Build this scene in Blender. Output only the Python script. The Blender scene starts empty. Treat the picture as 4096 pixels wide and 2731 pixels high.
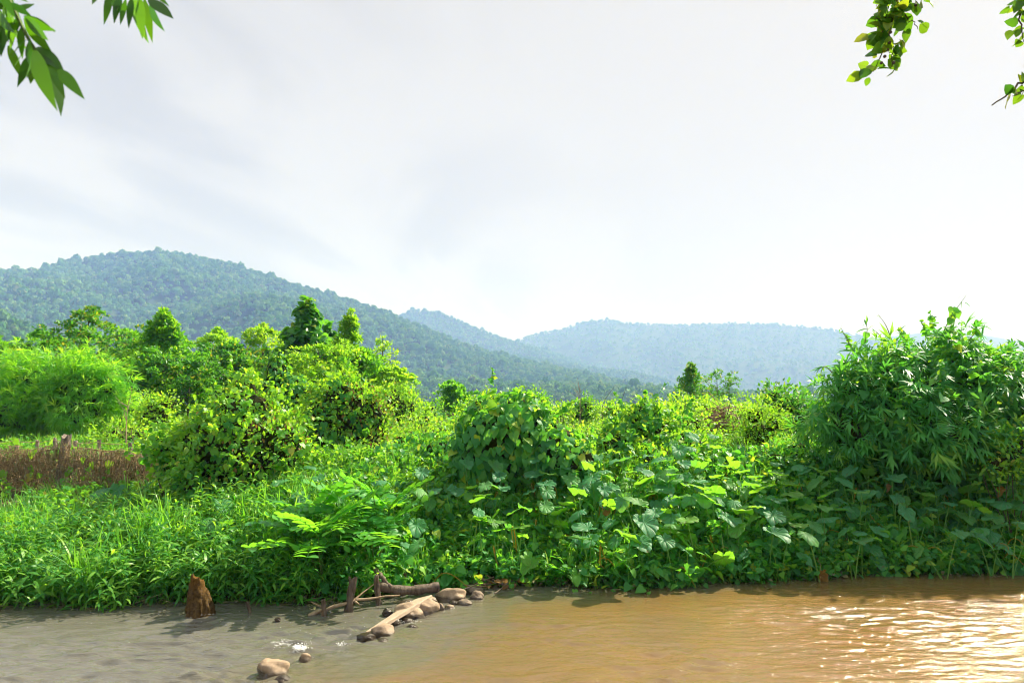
import bpy, math, random
import numpy as np
from mathutils import Vector, Matrix

SC = bpy.context.scene
COL = SC.collection
PI = math.pi

# ------------------------------------------------------------------ camera
CAMZ, FPX = 2.7, 2731.0
PITCH = math.atan((1620 - 1365.5) / FPX)
cam_d = bpy.data.cameras.new('camera')
cam_d.lens = 24.0; cam_d.sensor_width = 36.0
cam_d.clip_start = 0.05; cam_d.clip_end = 30000
cam_d.dof.use_dof = True; cam_d.dof.focus_distance = 12.0; cam_d.dof.aperture_fstop = 5.6
cam = bpy.data.objects.new('camera', cam_d); COL.objects.link(cam)
cam.location = (0, 0, CAMZ); cam.rotation_euler = (PI / 2 + PITCH, 0, 0)
SC.camera = cam

# ------------------------------------------------------------------ light
SUN_AZ, SUN_EL = math.radians(50), math.radians(44)      # clockwise from +Y (view direction), above horizon
w = bpy.data.worlds.new('World'); SC.world = w; w.use_nodes = True
nt = w.node_tree; nt.nodes.clear()
def N(t, typ, **kw):
    n = t.nodes.new(typ)
    for k, v in kw.items(): setattr(n, k, v)
    return n
def L(t, a, b): t.links.new(a, b)
def math_node(t, op, a, b=None, clamp=False):
    n = N(t, 'ShaderNodeMath', operation=op, use_clamp=clamp)
    for i, v in enumerate((a, b)):
        if v is None: continue
        if isinstance(v, (int, float)): n.inputs[i].default_value = v
        else: L(t, v, n.inputs[i])
    return n.outputs[0]
def mixc(t, fac, a, b, blend='MIX'):
    n = N(t, 'ShaderNodeMix', data_type='RGBA', blend_type=blend)
    for i, v in ((0, fac), (6, a), (7, b)):
        if isinstance(v, (int, float)): n.inputs[i].default_value = v
        elif isinstance(v, tuple): n.inputs[i].default_value = (*v, 1) if len(v) == 3 else v
        else: L(t, v, n.inputs[i])
    return n.outputs[2]
def ramp(t, fac, stops, interp='LINEAR'):
    n = N(t, 'ShaderNodeValToRGB'); cr = n.color_ramp; cr.interpolation = interp
    while len(cr.elements) < len(stops): cr.elements.new(0.5)
    for e, (p, c) in zip(cr.elements, stops):
        e.position = p; e.color = (*c, 1) if len(c) == 3 else c
    L(t, fac, n.inputs[0]); return n.outputs[0]
def noise(t, vec, scale, detail=4, rough=0.55, dist=0.0):
    n = N(t, 'ShaderNodeTexNoise'); n.inputs['Scale'].default_value = scale; n.inputs['Detail'].default_value = detail
    n.inputs['Roughness'].default_value = rough; n.inputs['Distortion'].default_value = dist
    if vec is not None: L(t, vec, n.inputs['Vector'])
    return n.outputs[0]

sky = N(nt, 'ShaderNodeTexSky', sky_type='NISHITA'); sky.sun_disc = False
sky.sun_elevation = SUN_EL; sky.sun_rotation = SUN_AZ; sky.dust_density = 3.0
# thin broken overcast: cloud layer on a plane above the viewer (direction / height)
tc = N(nt, 'ShaderNodeTexCoord')
sep = N(nt, 'ShaderNodeSeparateXYZ'); L(nt, tc.outputs['Generated'], sep.inputs[0])
hz = math_node(nt, 'ADD', math_node(nt, 'MAXIMUM', sep.outputs[2], 0.0), 0.27)
comb = N(nt, 'ShaderNodeCombineXYZ')
L(nt, math_node(nt, 'DIVIDE', sep.outputs[0], hz), comb.inputs[0])
L(nt, math_node(nt, 'DIVIDE', sep.outputs[1], hz), comb.inputs[1])
mp0 = N(nt, 'ShaderNodeMapping'); mp0.inputs['Rotation'].default_value = (0, 0, math.radians(14)); L(nt, comb.outputs[0], mp0.inputs[0])
mp = N(nt, 'ShaderNodeMapping'); mp.inputs['Scale'].default_value = (1.25, 0.62, 1); mp.inputs['Location'].default_value = (4.7, 9.5, 0)
L(nt, mp0.outputs[0], mp.inputs[0])
cl = noise(nt, mp.outputs[0], 1.5, 8, 0.54, 0.7)
# veiled sun: clouds grow evenly bright towards the sun's side of the sky
sd = (math.sin(SUN_AZ) * math.cos(SUN_EL), math.cos(SUN_AZ) * math.cos(SUN_EL), math.sin(SUN_EL))
dt = N(nt, 'ShaderNodeVectorMath', operation='DOT_PRODUCT'); dt.inputs[1].default_value = sd
L(nt, tc.outputs['Generated'], dt.inputs[0])
side = N(nt, 'ShaderNodeMapRange', interpolation_type='SMOOTHSTEP'); side.inputs['From Min'].default_value = 0.42; side.inputs['From Max'].default_value = 0.80
L(nt, dt.outputs['Value'], side.inputs[0])
amp = math_node(nt, 'SUBTRACT', 1.0, math_node(nt, 'MULTIPLY', side.outputs[0], 0.9))
dens = math_node(nt, 'MULTIPLY', ramp(nt, cl, [(0.44, (0, 0, 0)), (0.62, (1, 1, 1))], 'EASE'), amp)
SKYK = 3.42
cloudc = mixc(nt, dens, (0.895 * SKYK, 0.86 * SKYK, 0.785 * SKYK), (0.70 * SKYK, 0.67 * SKYK, 0.61 * SKYK))
skyc = mixc(nt, 0.96, sky.outputs[0], cloudc)
bg = N(nt, 'ShaderNodeBackground'); bg.inputs[1].default_value = 0.1
L(nt, skyc, bg.inputs[0]); w.cycles.sampling_method = 'MANUAL'; w.cycles.sample_map_resolution = 512; wo = N(nt, 'ShaderNodeOutputWorld'); L(nt, bg.outputs[0], wo.inputs[0])

sun_d = bpy.data.lights.new('sun', 'SUN'); sun_d.energy = 4.5; sun_d.angle = math.radians(0.9); sun_d.color = (1.0, 0.96, 0.90)
sun = bpy.data.objects.new('sun', sun_d); COL.objects.link(sun)
sun.rotation_euler = Vector((-sd[0], -sd[1], -sd[2])).to_track_quat('-Z', 'Y').to_euler()

SC.view_settings.view_transform = 'Standard'; SC.view_settings.look = 'None'
SC.view_settings.gamma = 1.0; SC.view_settings.exposure = 1.35
SC.render.engine = 'CYCLES'
cy = SC.cycles
cy.use_denoising = True; cy.max_bounces = 6; cy.diffuse_bounces = 2; cy.glossy_bounces = 2; cy.transmission_bounces = 3
cy.transparent_max_bounces = 4; cy.volume_bounces = 1; cy.caustics_reflective = False; cy.caustics_refractive = False
cy.sample_clamp_indirect = 4.0; cy.use_adaptive_sampling = True; cy.adaptive_threshold = 0.02; cy.adaptive_min_samples = 24; cy.pixel_filter_type = 'BLACKMAN_HARRIS'; cy.filter_width = 1.05
try: cy.denoiser = 'OPENIMAGEDENOISE'
except Exception: pass

# ------------------------------------------------------------------ helpers
rng = np.random.default_rng(7)
def at(px, py, Y):
    a = (px - 2048) / FPX; b = (1365.5 - py) / FPX
    d = np.array([a, math.cos(PITCH) - b * math.sin(PITCH), math.sin(PITCH) + b * math.cos(PITCH)])
    return np.array([0, 0, CAMZ]) + d * (Y / d[1])
def onz(px, py, z):
    a = (px - 2048) / FPX; b = (1365.5 - py) / FPX
    d = np.array([a, math.cos(PITCH) - b * math.sin(PITCH), math.sin(PITCH) + b * math.cos(PITCH)])
    return np.array([0, 0, CAMZ]) + d * ((z - CAMZ) / d[2])
def sstep(a, b, x):
    t = np.clip((x - a) / (b - a), 0, 1); return t * t * (3 - 2 * t)
def _hash(ix, iy, seed):
    h = (ix.astype(np.int64) * 374761393 + iy.astype(np.int64) * 668265263 + seed * 974711) & 0x7fffffff
    h = ((h ^ (h >> 13)) * 1274126177) & 0x7fffffff
    return ((h ^ (h >> 16)) & 0xffff) / 65535.0
def vnoise(x, y, seed=0):
    x = np.asarray(x, float); y = np.asarray(y, float)
    ix = np.floor(x); iy = np.floor(y); fx = x - ix; fy = y - iy
    fx = fx * fx * fx * (fx * (fx * 6 - 15) + 10); fy = fy * fy * fy * (fy * (fy * 6 - 15) + 10)
    a = _hash(ix, iy, seed); b = _hash(ix + 1, iy, seed); c = _hash(ix, iy + 1, seed); d = _hash(ix + 1, iy + 1, seed)
    return (a + (b - a) * fx) * (1 - fy) + (c + (d - c) * fx) * fy
def fbm(x, y, oct=4, seed=0):
    s = 0; a = 0.5
    for i in range(oct):
        s = s + a * (vnoise(x * 2 ** i, y * 2 ** i, seed + i) * 2 - 1); a *= 0.5
    return s
def norm(v): return v / (np.linalg.norm(v, axis=-1, keepdims=True) + 1e-9)

def mesh_np(name, V, F, mat=None, smooth=True, rnd=None):
    V = np.asarray(V, np.float32).reshape(-1, 3)
    me = bpy.data.meshes.new(name)
    if isinstance(F, list) and len(F) and not np.isscalar(F[0]) and len({len(f) for f in F}) > 1:
        me.from_pydata(V.tolist(), [], [tuple(int(i) for i in f) for f in F])
    else:
        F = np.asarray(F, np.int32); k = F.shape[1]
        me.vertices.add(len(V)); me.vertices.foreach_set('co', V.ravel())
        me.loops.add(F.size); me.loops.foreach_set('vertex_index', F.ravel())
        me.polygons.add(len(F)); me.polygons.foreach_set('loop_start', np.arange(0, F.size, k, dtype=np.int32))
    if rnd is not None:
        at_ = me.attributes.new('rnd', 'FLOAT', 'POINT'); at_.data.foreach_set('value', np.asarray(rnd, np.float32))
    me.update(calc_edges=True); me.validate()
    me.polygons.foreach_set('use_smooth', np.full(len(me.polygons), smooth))
    if mat is not None: me.materials.append(mat)
    return me
def tag(o, label=None, cat=None, group=None, kind=None):
    if label: o['label'] = label
    if cat: o['category'] = cat
    if group: o['group'] = group
    if kind: o['kind'] = kind
    return o
def obj(name, me, parent=None, loc=None, mw=None):
    o = bpy.data.objects.new(name, me); COL.objects.link(o)
    if parent is not None: o.parent = parent
    if mw is not None: o.matrix_basis = mw
    elif loc is not None: o.location = loc
    return o
def empty(name, loc, label, cat, group=None):
    o = bpy.data.objects.new(name, None); COL.objects.link(o); o.location = tuple(loc); o.empty_display_size = 0.1
    return tag(o, label, cat, group)

class MB:                                     # triangle collector
    def __init__(s): s.V = []; s.F = []; s.R = []; s.n = 0
    def add(s, V, F, r=0.5):
        V = np.asarray(V, float).reshape(-1, 3); F = np.asarray(F, int)
        if F.shape[1] == 4: F = np.concatenate([F[:, [0, 1, 2]], F[:, [0, 2, 3]]])
        s.V.append(V); s.F.append(F + s.n); s.n += len(V)
        s.R.append(np.broadcast_to(np.asarray(r, float), (len(V),)))
    def tube(s, P, R, sides=5, r=0.5, cap=True):
        P = np.asarray(P, float); n = len(P); R = np.broadcast_to(np.asarray(R, float), (n,))
        T = norm(np.gradient(P, axis=0)); ref = np.array([0.13, 0.31, 0.94])
        if abs(T[0] @ ref) > 0.9: ref = np.array([0.95, 0.2, 0.1])
        U = norm(np.cross(T, ref)); W = np.cross(T, U)
        a = np.arange(sides) * 2 * PI / sides
        ring = P[:, None] + R[:, None, None] * (np.cos(a)[None, :, None] * U[:, None] + np.sin(a)[None, :, None] * W[:, None])
        i = np.arange(n - 1)[:, None] * sides; j = np.arange(sides)[None]; k = (j + 1) % sides
        F = np.stack([i + j, i + k, i + sides + k, i + sides + j], -1).reshape(-1, 4)
        s.add(ring.reshape(-1, 3), F, r)
        if cap:
            for e in (0, n - 1):
                V = np.concatenate([ring[e], P[e:e + 1]]); jj = np.arange(sides)
                f = np.stack([jj, (jj + 1) % sides, np.full(sides, sides)], -1)
                s.add(V, f if e else f[:, ::-1], r)
    def stamp(s, T, P, X, Y, Z, S, r):
        TV, TF = T; n = len(P); k = len(TV)
        S = np.broadcast_to(np.asarray(S, float), (n,))
        V = P[:, None] + S[:, None, None] * (TV[None, :, 0:1] * X[:, None] + TV[None, :, 1:2] * Y[:, None] + TV[None, :, 2:3] * Z[:, None])
        F = (TF[None] + (np.arange(n) * k)[:, None, None]).reshape(-1, 3)
        s.add(V.reshape(-1, 3), F, np.repeat(r, k))
    def mesh(s, name, mat, smooth=True):
        return mesh_np(name, np.concatenate(s.V), np.concatenate(s.F), mat, smooth, np.concatenate(s.R))
def frames(D, Nn):
    Y = norm(D); X = norm(np.cross(Y, Nn)); Z = np.cross(X, Y); return X, Y, Z
def path(pts, n):                              # smooth polyline through points
    P = np.asarray(pts, float); t = np.linspace(0, 1, len(P)); u = np.linspace(0, 1, n)
    Q = np.stack([np.interp(u, t, P[:, i]) for i in range(3)], -1)
    for _ in range(2): Q[1:-1] = (Q[:-2] + 2 * Q[1:-1] + Q[2:]) / 4
    return Q

# ------------------------------------------------------------------ leaf templates (base at origin, tip +Y, upper face +Z)
def tri(F): return np.array(F, int)
def leaf_rhomb(wd=0.28, fold=0.08, droop=0.12):
    V = np.array([[0, 0, 0], [wd, .45, fold], [0, 1, -droop], [-wd, .45, fold]]); return V, tri([[0, 1, 2], [0, 2, 3]])
def leaf_oval(wd=0.30, fold=0.07, droop=0.18):
    V = np.array([[0, 0, 0], [wd * .75, .22, fold], [wd, .5, fold], [wd * .7, .78, fold * .6 - droop * .5], [0, 1, -droop],
                  [-wd * .7, .78, fold * .6 - droop * .5], [-wd, .5, fold], [-wd * .75, .22, fold], [0, .5, 0]])
    return V, tri([[8, i, i + 1] for i in range(8 - 1)] + [[8, 7, 0]])
def leaf_strip(wd, n, arch, prof=None, fold=0.0):
    t = np.linspace(0, 1, n + 1); a = arch * t
    y = np.cumsum(np.r_[0, np.cos((a[1:] + a[:-1]) / 2) / n]); z = -np.cumsum(np.r_[0, np.sin((a[1:] + a[:-1]) / 2) / n])
    ww = wd * (np.sin(PI * np.clip(t, 0.03, 1) ** 0.75) if prof is None else np.interp(t, *prof)); ww[-1] = 0.0
    V = []; F = []
    for i in range(n + 1): V += [[-ww[i], y[i], z[i] + fold * ww[i]], [ww[i], y[i], z[i] + fold * ww[i]]]
    for i in range(n): F += [[2 * i, 2 * i + 1, 2 * i + 3], [2 * i, 2 * i + 3, 2 * i + 2]]
    return np.array(V), tri(F)
def leaf_heart(fold=0.16, droop=0.22, curl=0.0):
    o = [(0.0, 0.0), (.14, -.14), (.33, -.13), (.47, .06), (.48, .27), (.38, .52), (.2, .78), (0, 1.02)]
    m = [(0, 0), (0, .34), (0, .7)]
    def z(x, y): return fold * abs(x) - droop * max(y, 0) ** 2 + curl * math.sin(9 * y + 5 * x) * abs(x)
    V = [(x, y, z(x, y)) for x, y in o] + [(-x, y, z(x, y) + curl * .02) for x, y in o[1:-1]] + [(x, y, z(x, y)) for x, y in m[1:]]
    r = [0, 1, 2, 3, 4, 5, 6, 7]; l = [0, 8, 9, 10, 11, 12, 13, 7]; a, b = 14, 15
    F = []
    for s, q in ((1, r), (-1, l)):
        f = [[q[0], q[1], a], [q[1], q[2], a], [q[2], q[3], a], [q[3], q[4], a], [q[4], q[5], a], [q[5], b, a], [q[5], q[6], b], [q[6], q[7], b]]
        F += f if s == 1 else [x[::-1] for x in f]
    return np.array(V), tri(F)
def leaf_taro(seed, segs=42, cup=0.22, wav=0.05):
    r = np.random.default_rng(seed); V = [(0, 0, 0)]; F = []
    th = np.arange(segs) * 2 * PI / segs; ph = r.uniform(0, 6, 6)
    rad = 0.42 + 0.14 * np.cos(th) + 0.05 * np.cos(2 * th) + 0.03 * np.cos(3 * th)        # th=0 towards the tip (+Y)
    back = np.abs(((th + PI) % (2 * PI)) - PI); rad *= 1 - 0.55 * np.exp(-((PI - back) / 0.22) ** 2)
    rad *= 1 + 0.05 * np.sin(5 * th + ph[0]) + 0.03 * np.sin(9 * th + ph[1]) + .015 * r.normal(size=segs)
    nodes = [0.3, 0.62, 0.86, 1.0]; lop = r.uniform(-.12, .12)
    for k, t in enumerate(nodes):
        x = np.sin(th) * rad * t * 0.95; y = np.cos(th) * rad * t
        zz = cup * (t ** 1.6) * 0.42 * (1 - 0.35 * np.cos(th)) - 0.30 * np.maximum(y, 0) ** 2 * abs(cup) * 4
        zz = zz + wav * t ** 2.2 * np.sin(3 * th + ph[2]) + 0.8 * wav * t ** 3 * np.sin(7 * th + ph[3]) + .016 * t * np.sin(14 * th + ph[4]) + lop * x
        zz = zz - (0.05 * max(0, t - .8) / .2) + 0.10 * cup * np.abs(x) / 0.4 * t
        V += list(zip(x, y, zz))
    for j in range(segs):
        F.append([0, 1 + (j + 1) % segs, 1 + j])
        for k in range(len(nodes) - 1):
            a = 1 + k * segs + j; b = 1 + k * segs + (j + 1) % segs; c = b + segs; d = a + segs
            F += [[a, b, c], [a, c, d]]
    return np.array(V, float), tri(F)

# ------------------------------------------------------------------ materials
def new_mat(name):
    m = bpy.data.materials.new(name); m.use_nodes = True; t = m.node_tree; t.nodes.clear()
    out = N(t, 'ShaderNodeOutputMaterial'); return m, t, out
def principled(t, base=None, rough=0.6, spec=0.3):
    p = N(t, 'ShaderNodeBsdfPrincipled'); p.inputs['Roughness'].default_value = rough; p.inputs['Specular IOR Level'].default_value = spec
    if base is not None:
        if isinstance(base, tuple): p.inputs['Base Color'].default_value = (*base, 1)
        else: L(t, base, p.inputs['Base Color'])
    return p
def leaf_mat(name, stops, tstops, tw=0.45, rough=0.42, spec=0.45, veins=False):
    """reflecting upper layer + light that passes through the blade; colour runs along the ramp leaf by leaf"""
    m, t, out = new_mat(name)
    if name != 'leaf_dead':
        stops = [(q, (c[0] * 1.4, c[1] * 1.95, c[2] * 1.95)) for q, c in stops]; tstops = [(q, (c[0] * .92, min(.95, c[1] * 1.16), c[2] * 1.1)) for q, c in tstops]
    a = N(t, 'ShaderNodeAttribute', attribute_name='rnd'); oi = N(t, 'ShaderNodeObjectInfo')
    f = math_node(t, 'FRACT', math_node(t, 'ADD', a.outputs['Fac'], oi.outputs['Random']))
    c = ramp(t, f, stops); ct = ramp(t, f, tstops)
    p = principled(t, c, rough, spec)
    tr = N(t, 'ShaderNodeBsdfTranslucent'); L(t, ct, tr.inputs[0])
    if veins:
        tcn = N(t, 'ShaderNodeTexCoord'); sp = N(t, 'ShaderNodeSeparateXYZ'); L(t, tcn.outputs['Object'], sp.inputs[0])
        an = math_node(t, 'ARCTAN2', sp.outputs[0], sp.outputs[1])
        fr = math_node(t, 'ABSOLUTE', math_node(t, 'SUBTRACT', math_node(t, 'FRACT', math_node(t, 'MULTIPLY', an, 14 / (2 * PI))), 0.5))
        vv = ramp(t, fr, [(0.0, (1, 1, 1)), (0.10, (0.25, .25, .25)), (0.3, (0, 0, 0))])
        cmb = N(t, 'ShaderNodeVectorMath', operation='ADD'); L(t, tcn.outputs['Object'], cmb.inputs[0]); oc = N(t, 'ShaderNodeCombineXYZ'); L(t, math_node(t, 'MULTIPLY', oi.outputs['Random'], 40.0), oc.inputs[0]); L(t, oc.outputs[0], cmb.inputs[1])
        rr2 = N(t, 'ShaderNodeVectorMath', operation='LENGTH'); L(t, tcn.outputs['Object'], rr2.inputs[0])
        ns = noise(t, cmb.outputs[0], 5.5, 6, .7, .4); spot = ramp(t, math_node(t, 'ADD', ns, math_node(t, 'MULTIPLY', rr2.outputs['Value'], .16)), [(.66, (0, 0, 0)), (.74, (1, 1, 1))])   # blight spots, mostly near the rim
        mott = math_node(t, 'MULTIPLY', noise(t, cmb.outputs[0], 2.2, 3, .6), .5)
        L(t, mixc(t, math_node(t, 'MULTIPLY', spot, .75), mixc(t, math_node(t, 'MULTIPLY', vv, 0.32), mixc(t, mott, c, (.10, .24, .07)), (0.22, 0.34, 0.16)), (.20, .13, .04)), p.inputs['Base Color'])
        L(t, mixc(t, math_node(t, 'MULTIPLY', spot, .75), mixc(t, math_node(t, 'MULTIPLY', vv, 0.45), ct, (0.50, 0.60, 0.10)), (.45, .28, .04)), tr.inputs[0])
        bp = N(t, 'ShaderNodeBump'); bp.inputs['Strength'].default_value = 0.6; bp.inputs['Distance'].default_value = 0.03
        bp.invert = True
        L(t, vv, bp.inputs['Height']); L(t, bp.outputs[0], p.inputs['Normal'])
    mx = N(t, 'ShaderNodeMixShader'); mx.inputs[0].default_value = tw
    L(t, p.outputs[0], mx.inputs[1]); L(t, tr.outputs[0], mx.inputs[2]); L(t, mx.outputs[0], out.inputs[0])
    return m
def G(k=1.0, y=0.0):       # green ramp helper: k brightness, y yellowness
    return lambda r, g, b: (min(1, (r + y * g) * k), g * k, b * k)
M = {}
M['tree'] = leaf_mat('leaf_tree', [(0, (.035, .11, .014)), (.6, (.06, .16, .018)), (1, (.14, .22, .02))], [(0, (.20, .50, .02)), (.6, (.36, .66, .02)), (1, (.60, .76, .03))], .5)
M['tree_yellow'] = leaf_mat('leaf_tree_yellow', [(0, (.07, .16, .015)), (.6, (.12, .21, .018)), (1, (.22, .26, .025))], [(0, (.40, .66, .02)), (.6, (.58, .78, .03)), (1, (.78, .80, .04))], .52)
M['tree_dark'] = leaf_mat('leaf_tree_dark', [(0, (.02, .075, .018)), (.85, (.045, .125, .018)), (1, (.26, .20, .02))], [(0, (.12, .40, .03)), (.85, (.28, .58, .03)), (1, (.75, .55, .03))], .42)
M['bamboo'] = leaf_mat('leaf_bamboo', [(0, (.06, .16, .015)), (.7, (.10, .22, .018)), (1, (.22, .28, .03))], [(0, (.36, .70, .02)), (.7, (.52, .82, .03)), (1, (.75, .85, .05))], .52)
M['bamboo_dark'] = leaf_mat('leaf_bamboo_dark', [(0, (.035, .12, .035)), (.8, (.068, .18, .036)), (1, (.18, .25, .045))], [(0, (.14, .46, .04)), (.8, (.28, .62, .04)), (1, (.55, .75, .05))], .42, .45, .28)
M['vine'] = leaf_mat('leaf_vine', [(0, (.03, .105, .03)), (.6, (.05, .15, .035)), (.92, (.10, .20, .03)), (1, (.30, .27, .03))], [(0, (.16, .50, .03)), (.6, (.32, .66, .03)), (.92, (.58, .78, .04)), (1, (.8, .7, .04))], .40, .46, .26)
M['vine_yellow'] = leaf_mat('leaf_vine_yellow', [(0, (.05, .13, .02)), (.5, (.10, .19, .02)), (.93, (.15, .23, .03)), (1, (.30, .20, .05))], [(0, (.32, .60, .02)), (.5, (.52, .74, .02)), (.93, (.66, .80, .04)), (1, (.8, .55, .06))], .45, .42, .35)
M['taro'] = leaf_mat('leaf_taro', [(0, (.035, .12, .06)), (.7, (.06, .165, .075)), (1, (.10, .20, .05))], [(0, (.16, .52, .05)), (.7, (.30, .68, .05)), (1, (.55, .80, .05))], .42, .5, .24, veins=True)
M['taro_yellow'] = leaf_mat('leaf_taro_yellow', [(0, (.08, .19, .03)), (1, (.16, .25, .03))], [(0, (.20, .52, .02)), (1, (.38, .66, .025))], .55, .5, .3, veins=True)  # lit copy of the taro leaf: backlit glow put into its colour
M['weed'] = leaf_mat('leaf_weed', [(0, (.025, .09, .018)), (.5, (.055, .145, .022)), (1, (.15, .22, .03))], [(0, (.14, .46, .02)), (.5, (.36, .66, .03)), (1, (.68, .80, .04))], .42, .42, .32)
M['grass'] = leaf_mat('leaf_grass', [(0, (.05, .14, .02)), (.7, (.09, .20, .025)), (.94, (.18, .24, .03)), (1, (.30, .24, .08))], [(0, (.28, .64, .02)), (.7, (.46, .78, .03)), (.94, (.66, .82, .05)), (1, (.6, .5, .15))], .45, .36, .5)
M['senna'] = leaf_mat('leaf_senna', [(0, (.03, .12, .03)), (1, (.08, .19, .03))], [(0, (.22, .60, .03)), (1, (.46, .80, .03))], .44, .34, .6)
M['branch_leaf'] = leaf_mat('leaf_branch', [(0, (.03, .06, .012)), (1, (.045, .09, .012))], [(0, (.05, .16, .006)), (1, (.22, .42, .008))], .5, .4, .4)
M['round_leaf'] = leaf_mat('leaf_round', [(0, (.03, .08, .01)), (.7, (.06, .12, .012)), (1, (.16, .15, .02))], [(0, (.07, .20, .01)), (.7, (.34, .46, .012)), (1, (.62, .50, .02))], .5, .4, .4)
M['grass_dark'] = leaf_mat('leaf_grass_dark', [(0, (.03, .09, .02)), (.8, (.06, .14, .022)), (1, (.22, .18, .07))], [(0, (.16, .45, .02)), (.8, (.34, .62, .03)), (1, (.5, .42, .13))], .42, .42, .4)
M['dead_stalk'] = leaf_mat('leaf_dead_stalk', [(0, (.22, .11, .012)), (1, (.30, .16, .02))], [(0, (.6, .3, .02)), (1, (.7, .4, .03))], .35, .5, .3)
M['dead_leaf'] = leaf_mat('leaf_dead', [(0, (.16, .09, .04)), (1, (.34, .20, .06))], [(0, (.4, .2, .05)), (1, (.7, .35, .06))], .35, .6, .2)
M['forest'] = leaf_mat('leaf_forest', [(0, (.03, .085, .022)), (.45, (.06, .13, .026)), (.7, (.085, .15, .035)), (.92, (.15, .20, .05)), (1, (.21, .17, .08))], [(0, (.1, .26, .03)), (1, (.28, .38, .05))], .25, .7, .1)
def bark(name, c1, c2, scale=18, rough=.85):
    m, t, out = new_mat(name); tcn = N(t, 'ShaderNodeTexCoord')
    mp_ = N(t, 'ShaderNodeMapping'); mp_.inputs['Scale'].default_value = (1, 1, .25); L(t, tcn.outputs['Object'], mp_.inputs[0])
    n = noise(t, mp_.outputs[0], scale, 5, .65); c = ramp(t, n, [(.3, c1), (.7, c2)])
    p = principled(t, c, rough, .2); b = N(t, 'ShaderNodeBump'); b.inputs['Strength'].default_value = .7; b.inputs['Distance'].default_value = .02
    L(t, n, b.inputs['Height']); L(t, b.outputs[0], p.inputs['Normal']); L(t, p.outputs[0], out.inputs[0]); return m
M['bark'] = bark('bark_grey', (.06, .045, .03), (.20, .16, .11))
M['stem'] = bark('green_stem', (.06, .11, .02), (.16, .22, .05), 30, .5)
M['culm'] = bark('bamboo_culm', (.10, .13, .03), (.25, .24, .08), 10, .4)
M['drybranch'] = bark('dry_branch', (.22, .15, .09), (.44, .33, .22), 25)
M['dryvine'] = bark('dry_vine', (.15, .105, .05), (.42, .31, .165), 30)
M['straw'] = leaf_mat('leaf_straw', [(0, (.13, .085, .04)), (.8, (.24, .165, .08)), (1, (.06, .10, .02))], [(0, (.2, .15, .09)), (1, (.3, .24, .12))], .3, .8, .1)
M['post'] = bark('post_wood', (.10, .075, .055), (.34, .28, .22), 30)
M['darkwood'] = bark('wet_wood', (.045, .033, .025), (.20, .15, .11), 22, .6)
M['petiole'] = leaf_mat('petiole', [(0, (.07, .16, .03)), (1, (.16, .22, .04))], [(0, (.3, .5, .04)), (1, (.4, .5, .05))], .2, .4, .4)

# ------------------------------------------------------------------ the ground, river bank and river bed: one sheet
_sh = np.array([onz(px, py, 0.0)[:2] for px, py in
                [(-900, 2425), (0, 2410), (500, 2410), (900, 2400), (1300, 2400), (1550, 2375), (1750, 2340), (1950, 2332), (2150, 2352), (2450, 2362),
                 (2700, 2352), (3000, 2330), (3200, 2312), (3500, 2302), (4096, 2295), (5200, 2290)]])
def shore(x): return np.interp(x, _sh[:, 0], _sh[:, 1]) + 0.10 * np.sin(x * 1.9) * np.cos(x * 0.7) + .16 * (vnoise(np.asarray(x, float) * 2.3, np.zeros_like(np.asarray(x, float)), 77) - .5)
def zplain(x, y): return 1.5 + 0.25 * fbm(x * .08, y * .08, 3, 3) * sstep(16, 30, y)
def ground_z(x, y):
    x = np.asarray(x, float); y = np.asarray(y, float)
    d = y - shore(x)
    T = np.interp(x, [-7, -4.5, -2, 1, 4, 8], [4.9, 4.6, 3.9, 3.3, 2.9, 2.8])
    top = np.interp(x, [-6, -4.2], [1.0, 1.5])
    u = np.clip(d / T, 0, 1); bank = top * (0.72 * u + 0.28 * sstep(0, 1, u))
    step = np.maximum(0, 1.5 - top) * sstep(0.05, 0.30, d - T - 0.1)
    z = np.where(d > 0, bank + step, 0)
    zb = -0.06 - 0.5 * sstep(0, 1.4, -d)
    z = np.where(d > 0, z - 0.06 * np.exp(-np.clip(d, 0, 50) * 4), zb)
    z = z + (zplain(x, y) - 1.5) * sstep(4, 8, d)
    z = z + 0.05 * fbm(x * 1.3, y * 1.3, 3, 11) * sstep(0, .6, np.abs(d)) * (y < 60)
    near = sstep(4.6, 1.6, y); z = z * (1 - near) + near * 1.1
    return z
def axis(lo, hi, fine, far, n):
    a = np.arange(lo, hi + fine / 2, fine); g = np.geomspace(fine * 2, far, n)
    return np.r_[(lo - g)[::-1], a, hi + g]
gx = axis(-16, 16, .22, 6200, 34); gy = np.r_[-np.geomspace(.5, 1500, 14)[::-1] - 2, np.arange(-2, 5, .35), np.arange(5, 17, .15), np.arange(17, 45, .6), 45 + np.geomspace(.8, 6300, 34)]
GX, GY = np.meshgrid(gx, gy); GZ = ground_z(GX, GY)
def grid_faces(nx, ny):
    i = np.arange(ny - 1)[:, None] * nx; j = np.arange(nx - 1)[None]
    return np.stack([i + j, i + j + 1, i + nx + j + 1, i + nx + j], -1).reshape(-1, 4)
m, t, out = new_mat('ground_soil')
tcn = N(t, 'ShaderNodeTexCoord'); n1 = noise(t, tcn.outputs['Object'], .45, 5, .6); n2 = noise(t, tcn.outputs['Object'], 6, 6, .7)
c1 = ramp(t, n2, [(.3, (.03, .022, .013)), (.55, (.075, .052, .032)), (.75, (.13, .095, .055))])
c2 = ramp(t, n2, [(.3, (.035, .045, .012)), (.7, (.10, .095, .035))])
p = principled(t, mixc(t, ramp(t, n1, [(.42, (0, 0, 0)), (.58, (1, 1, 1))]), c1, c2), .95, .1)
b = N(t, 'ShaderNodeBump'); b.inputs['Strength'].default_value = .8; b.inputs['Distance'].default_value = .05
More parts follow.
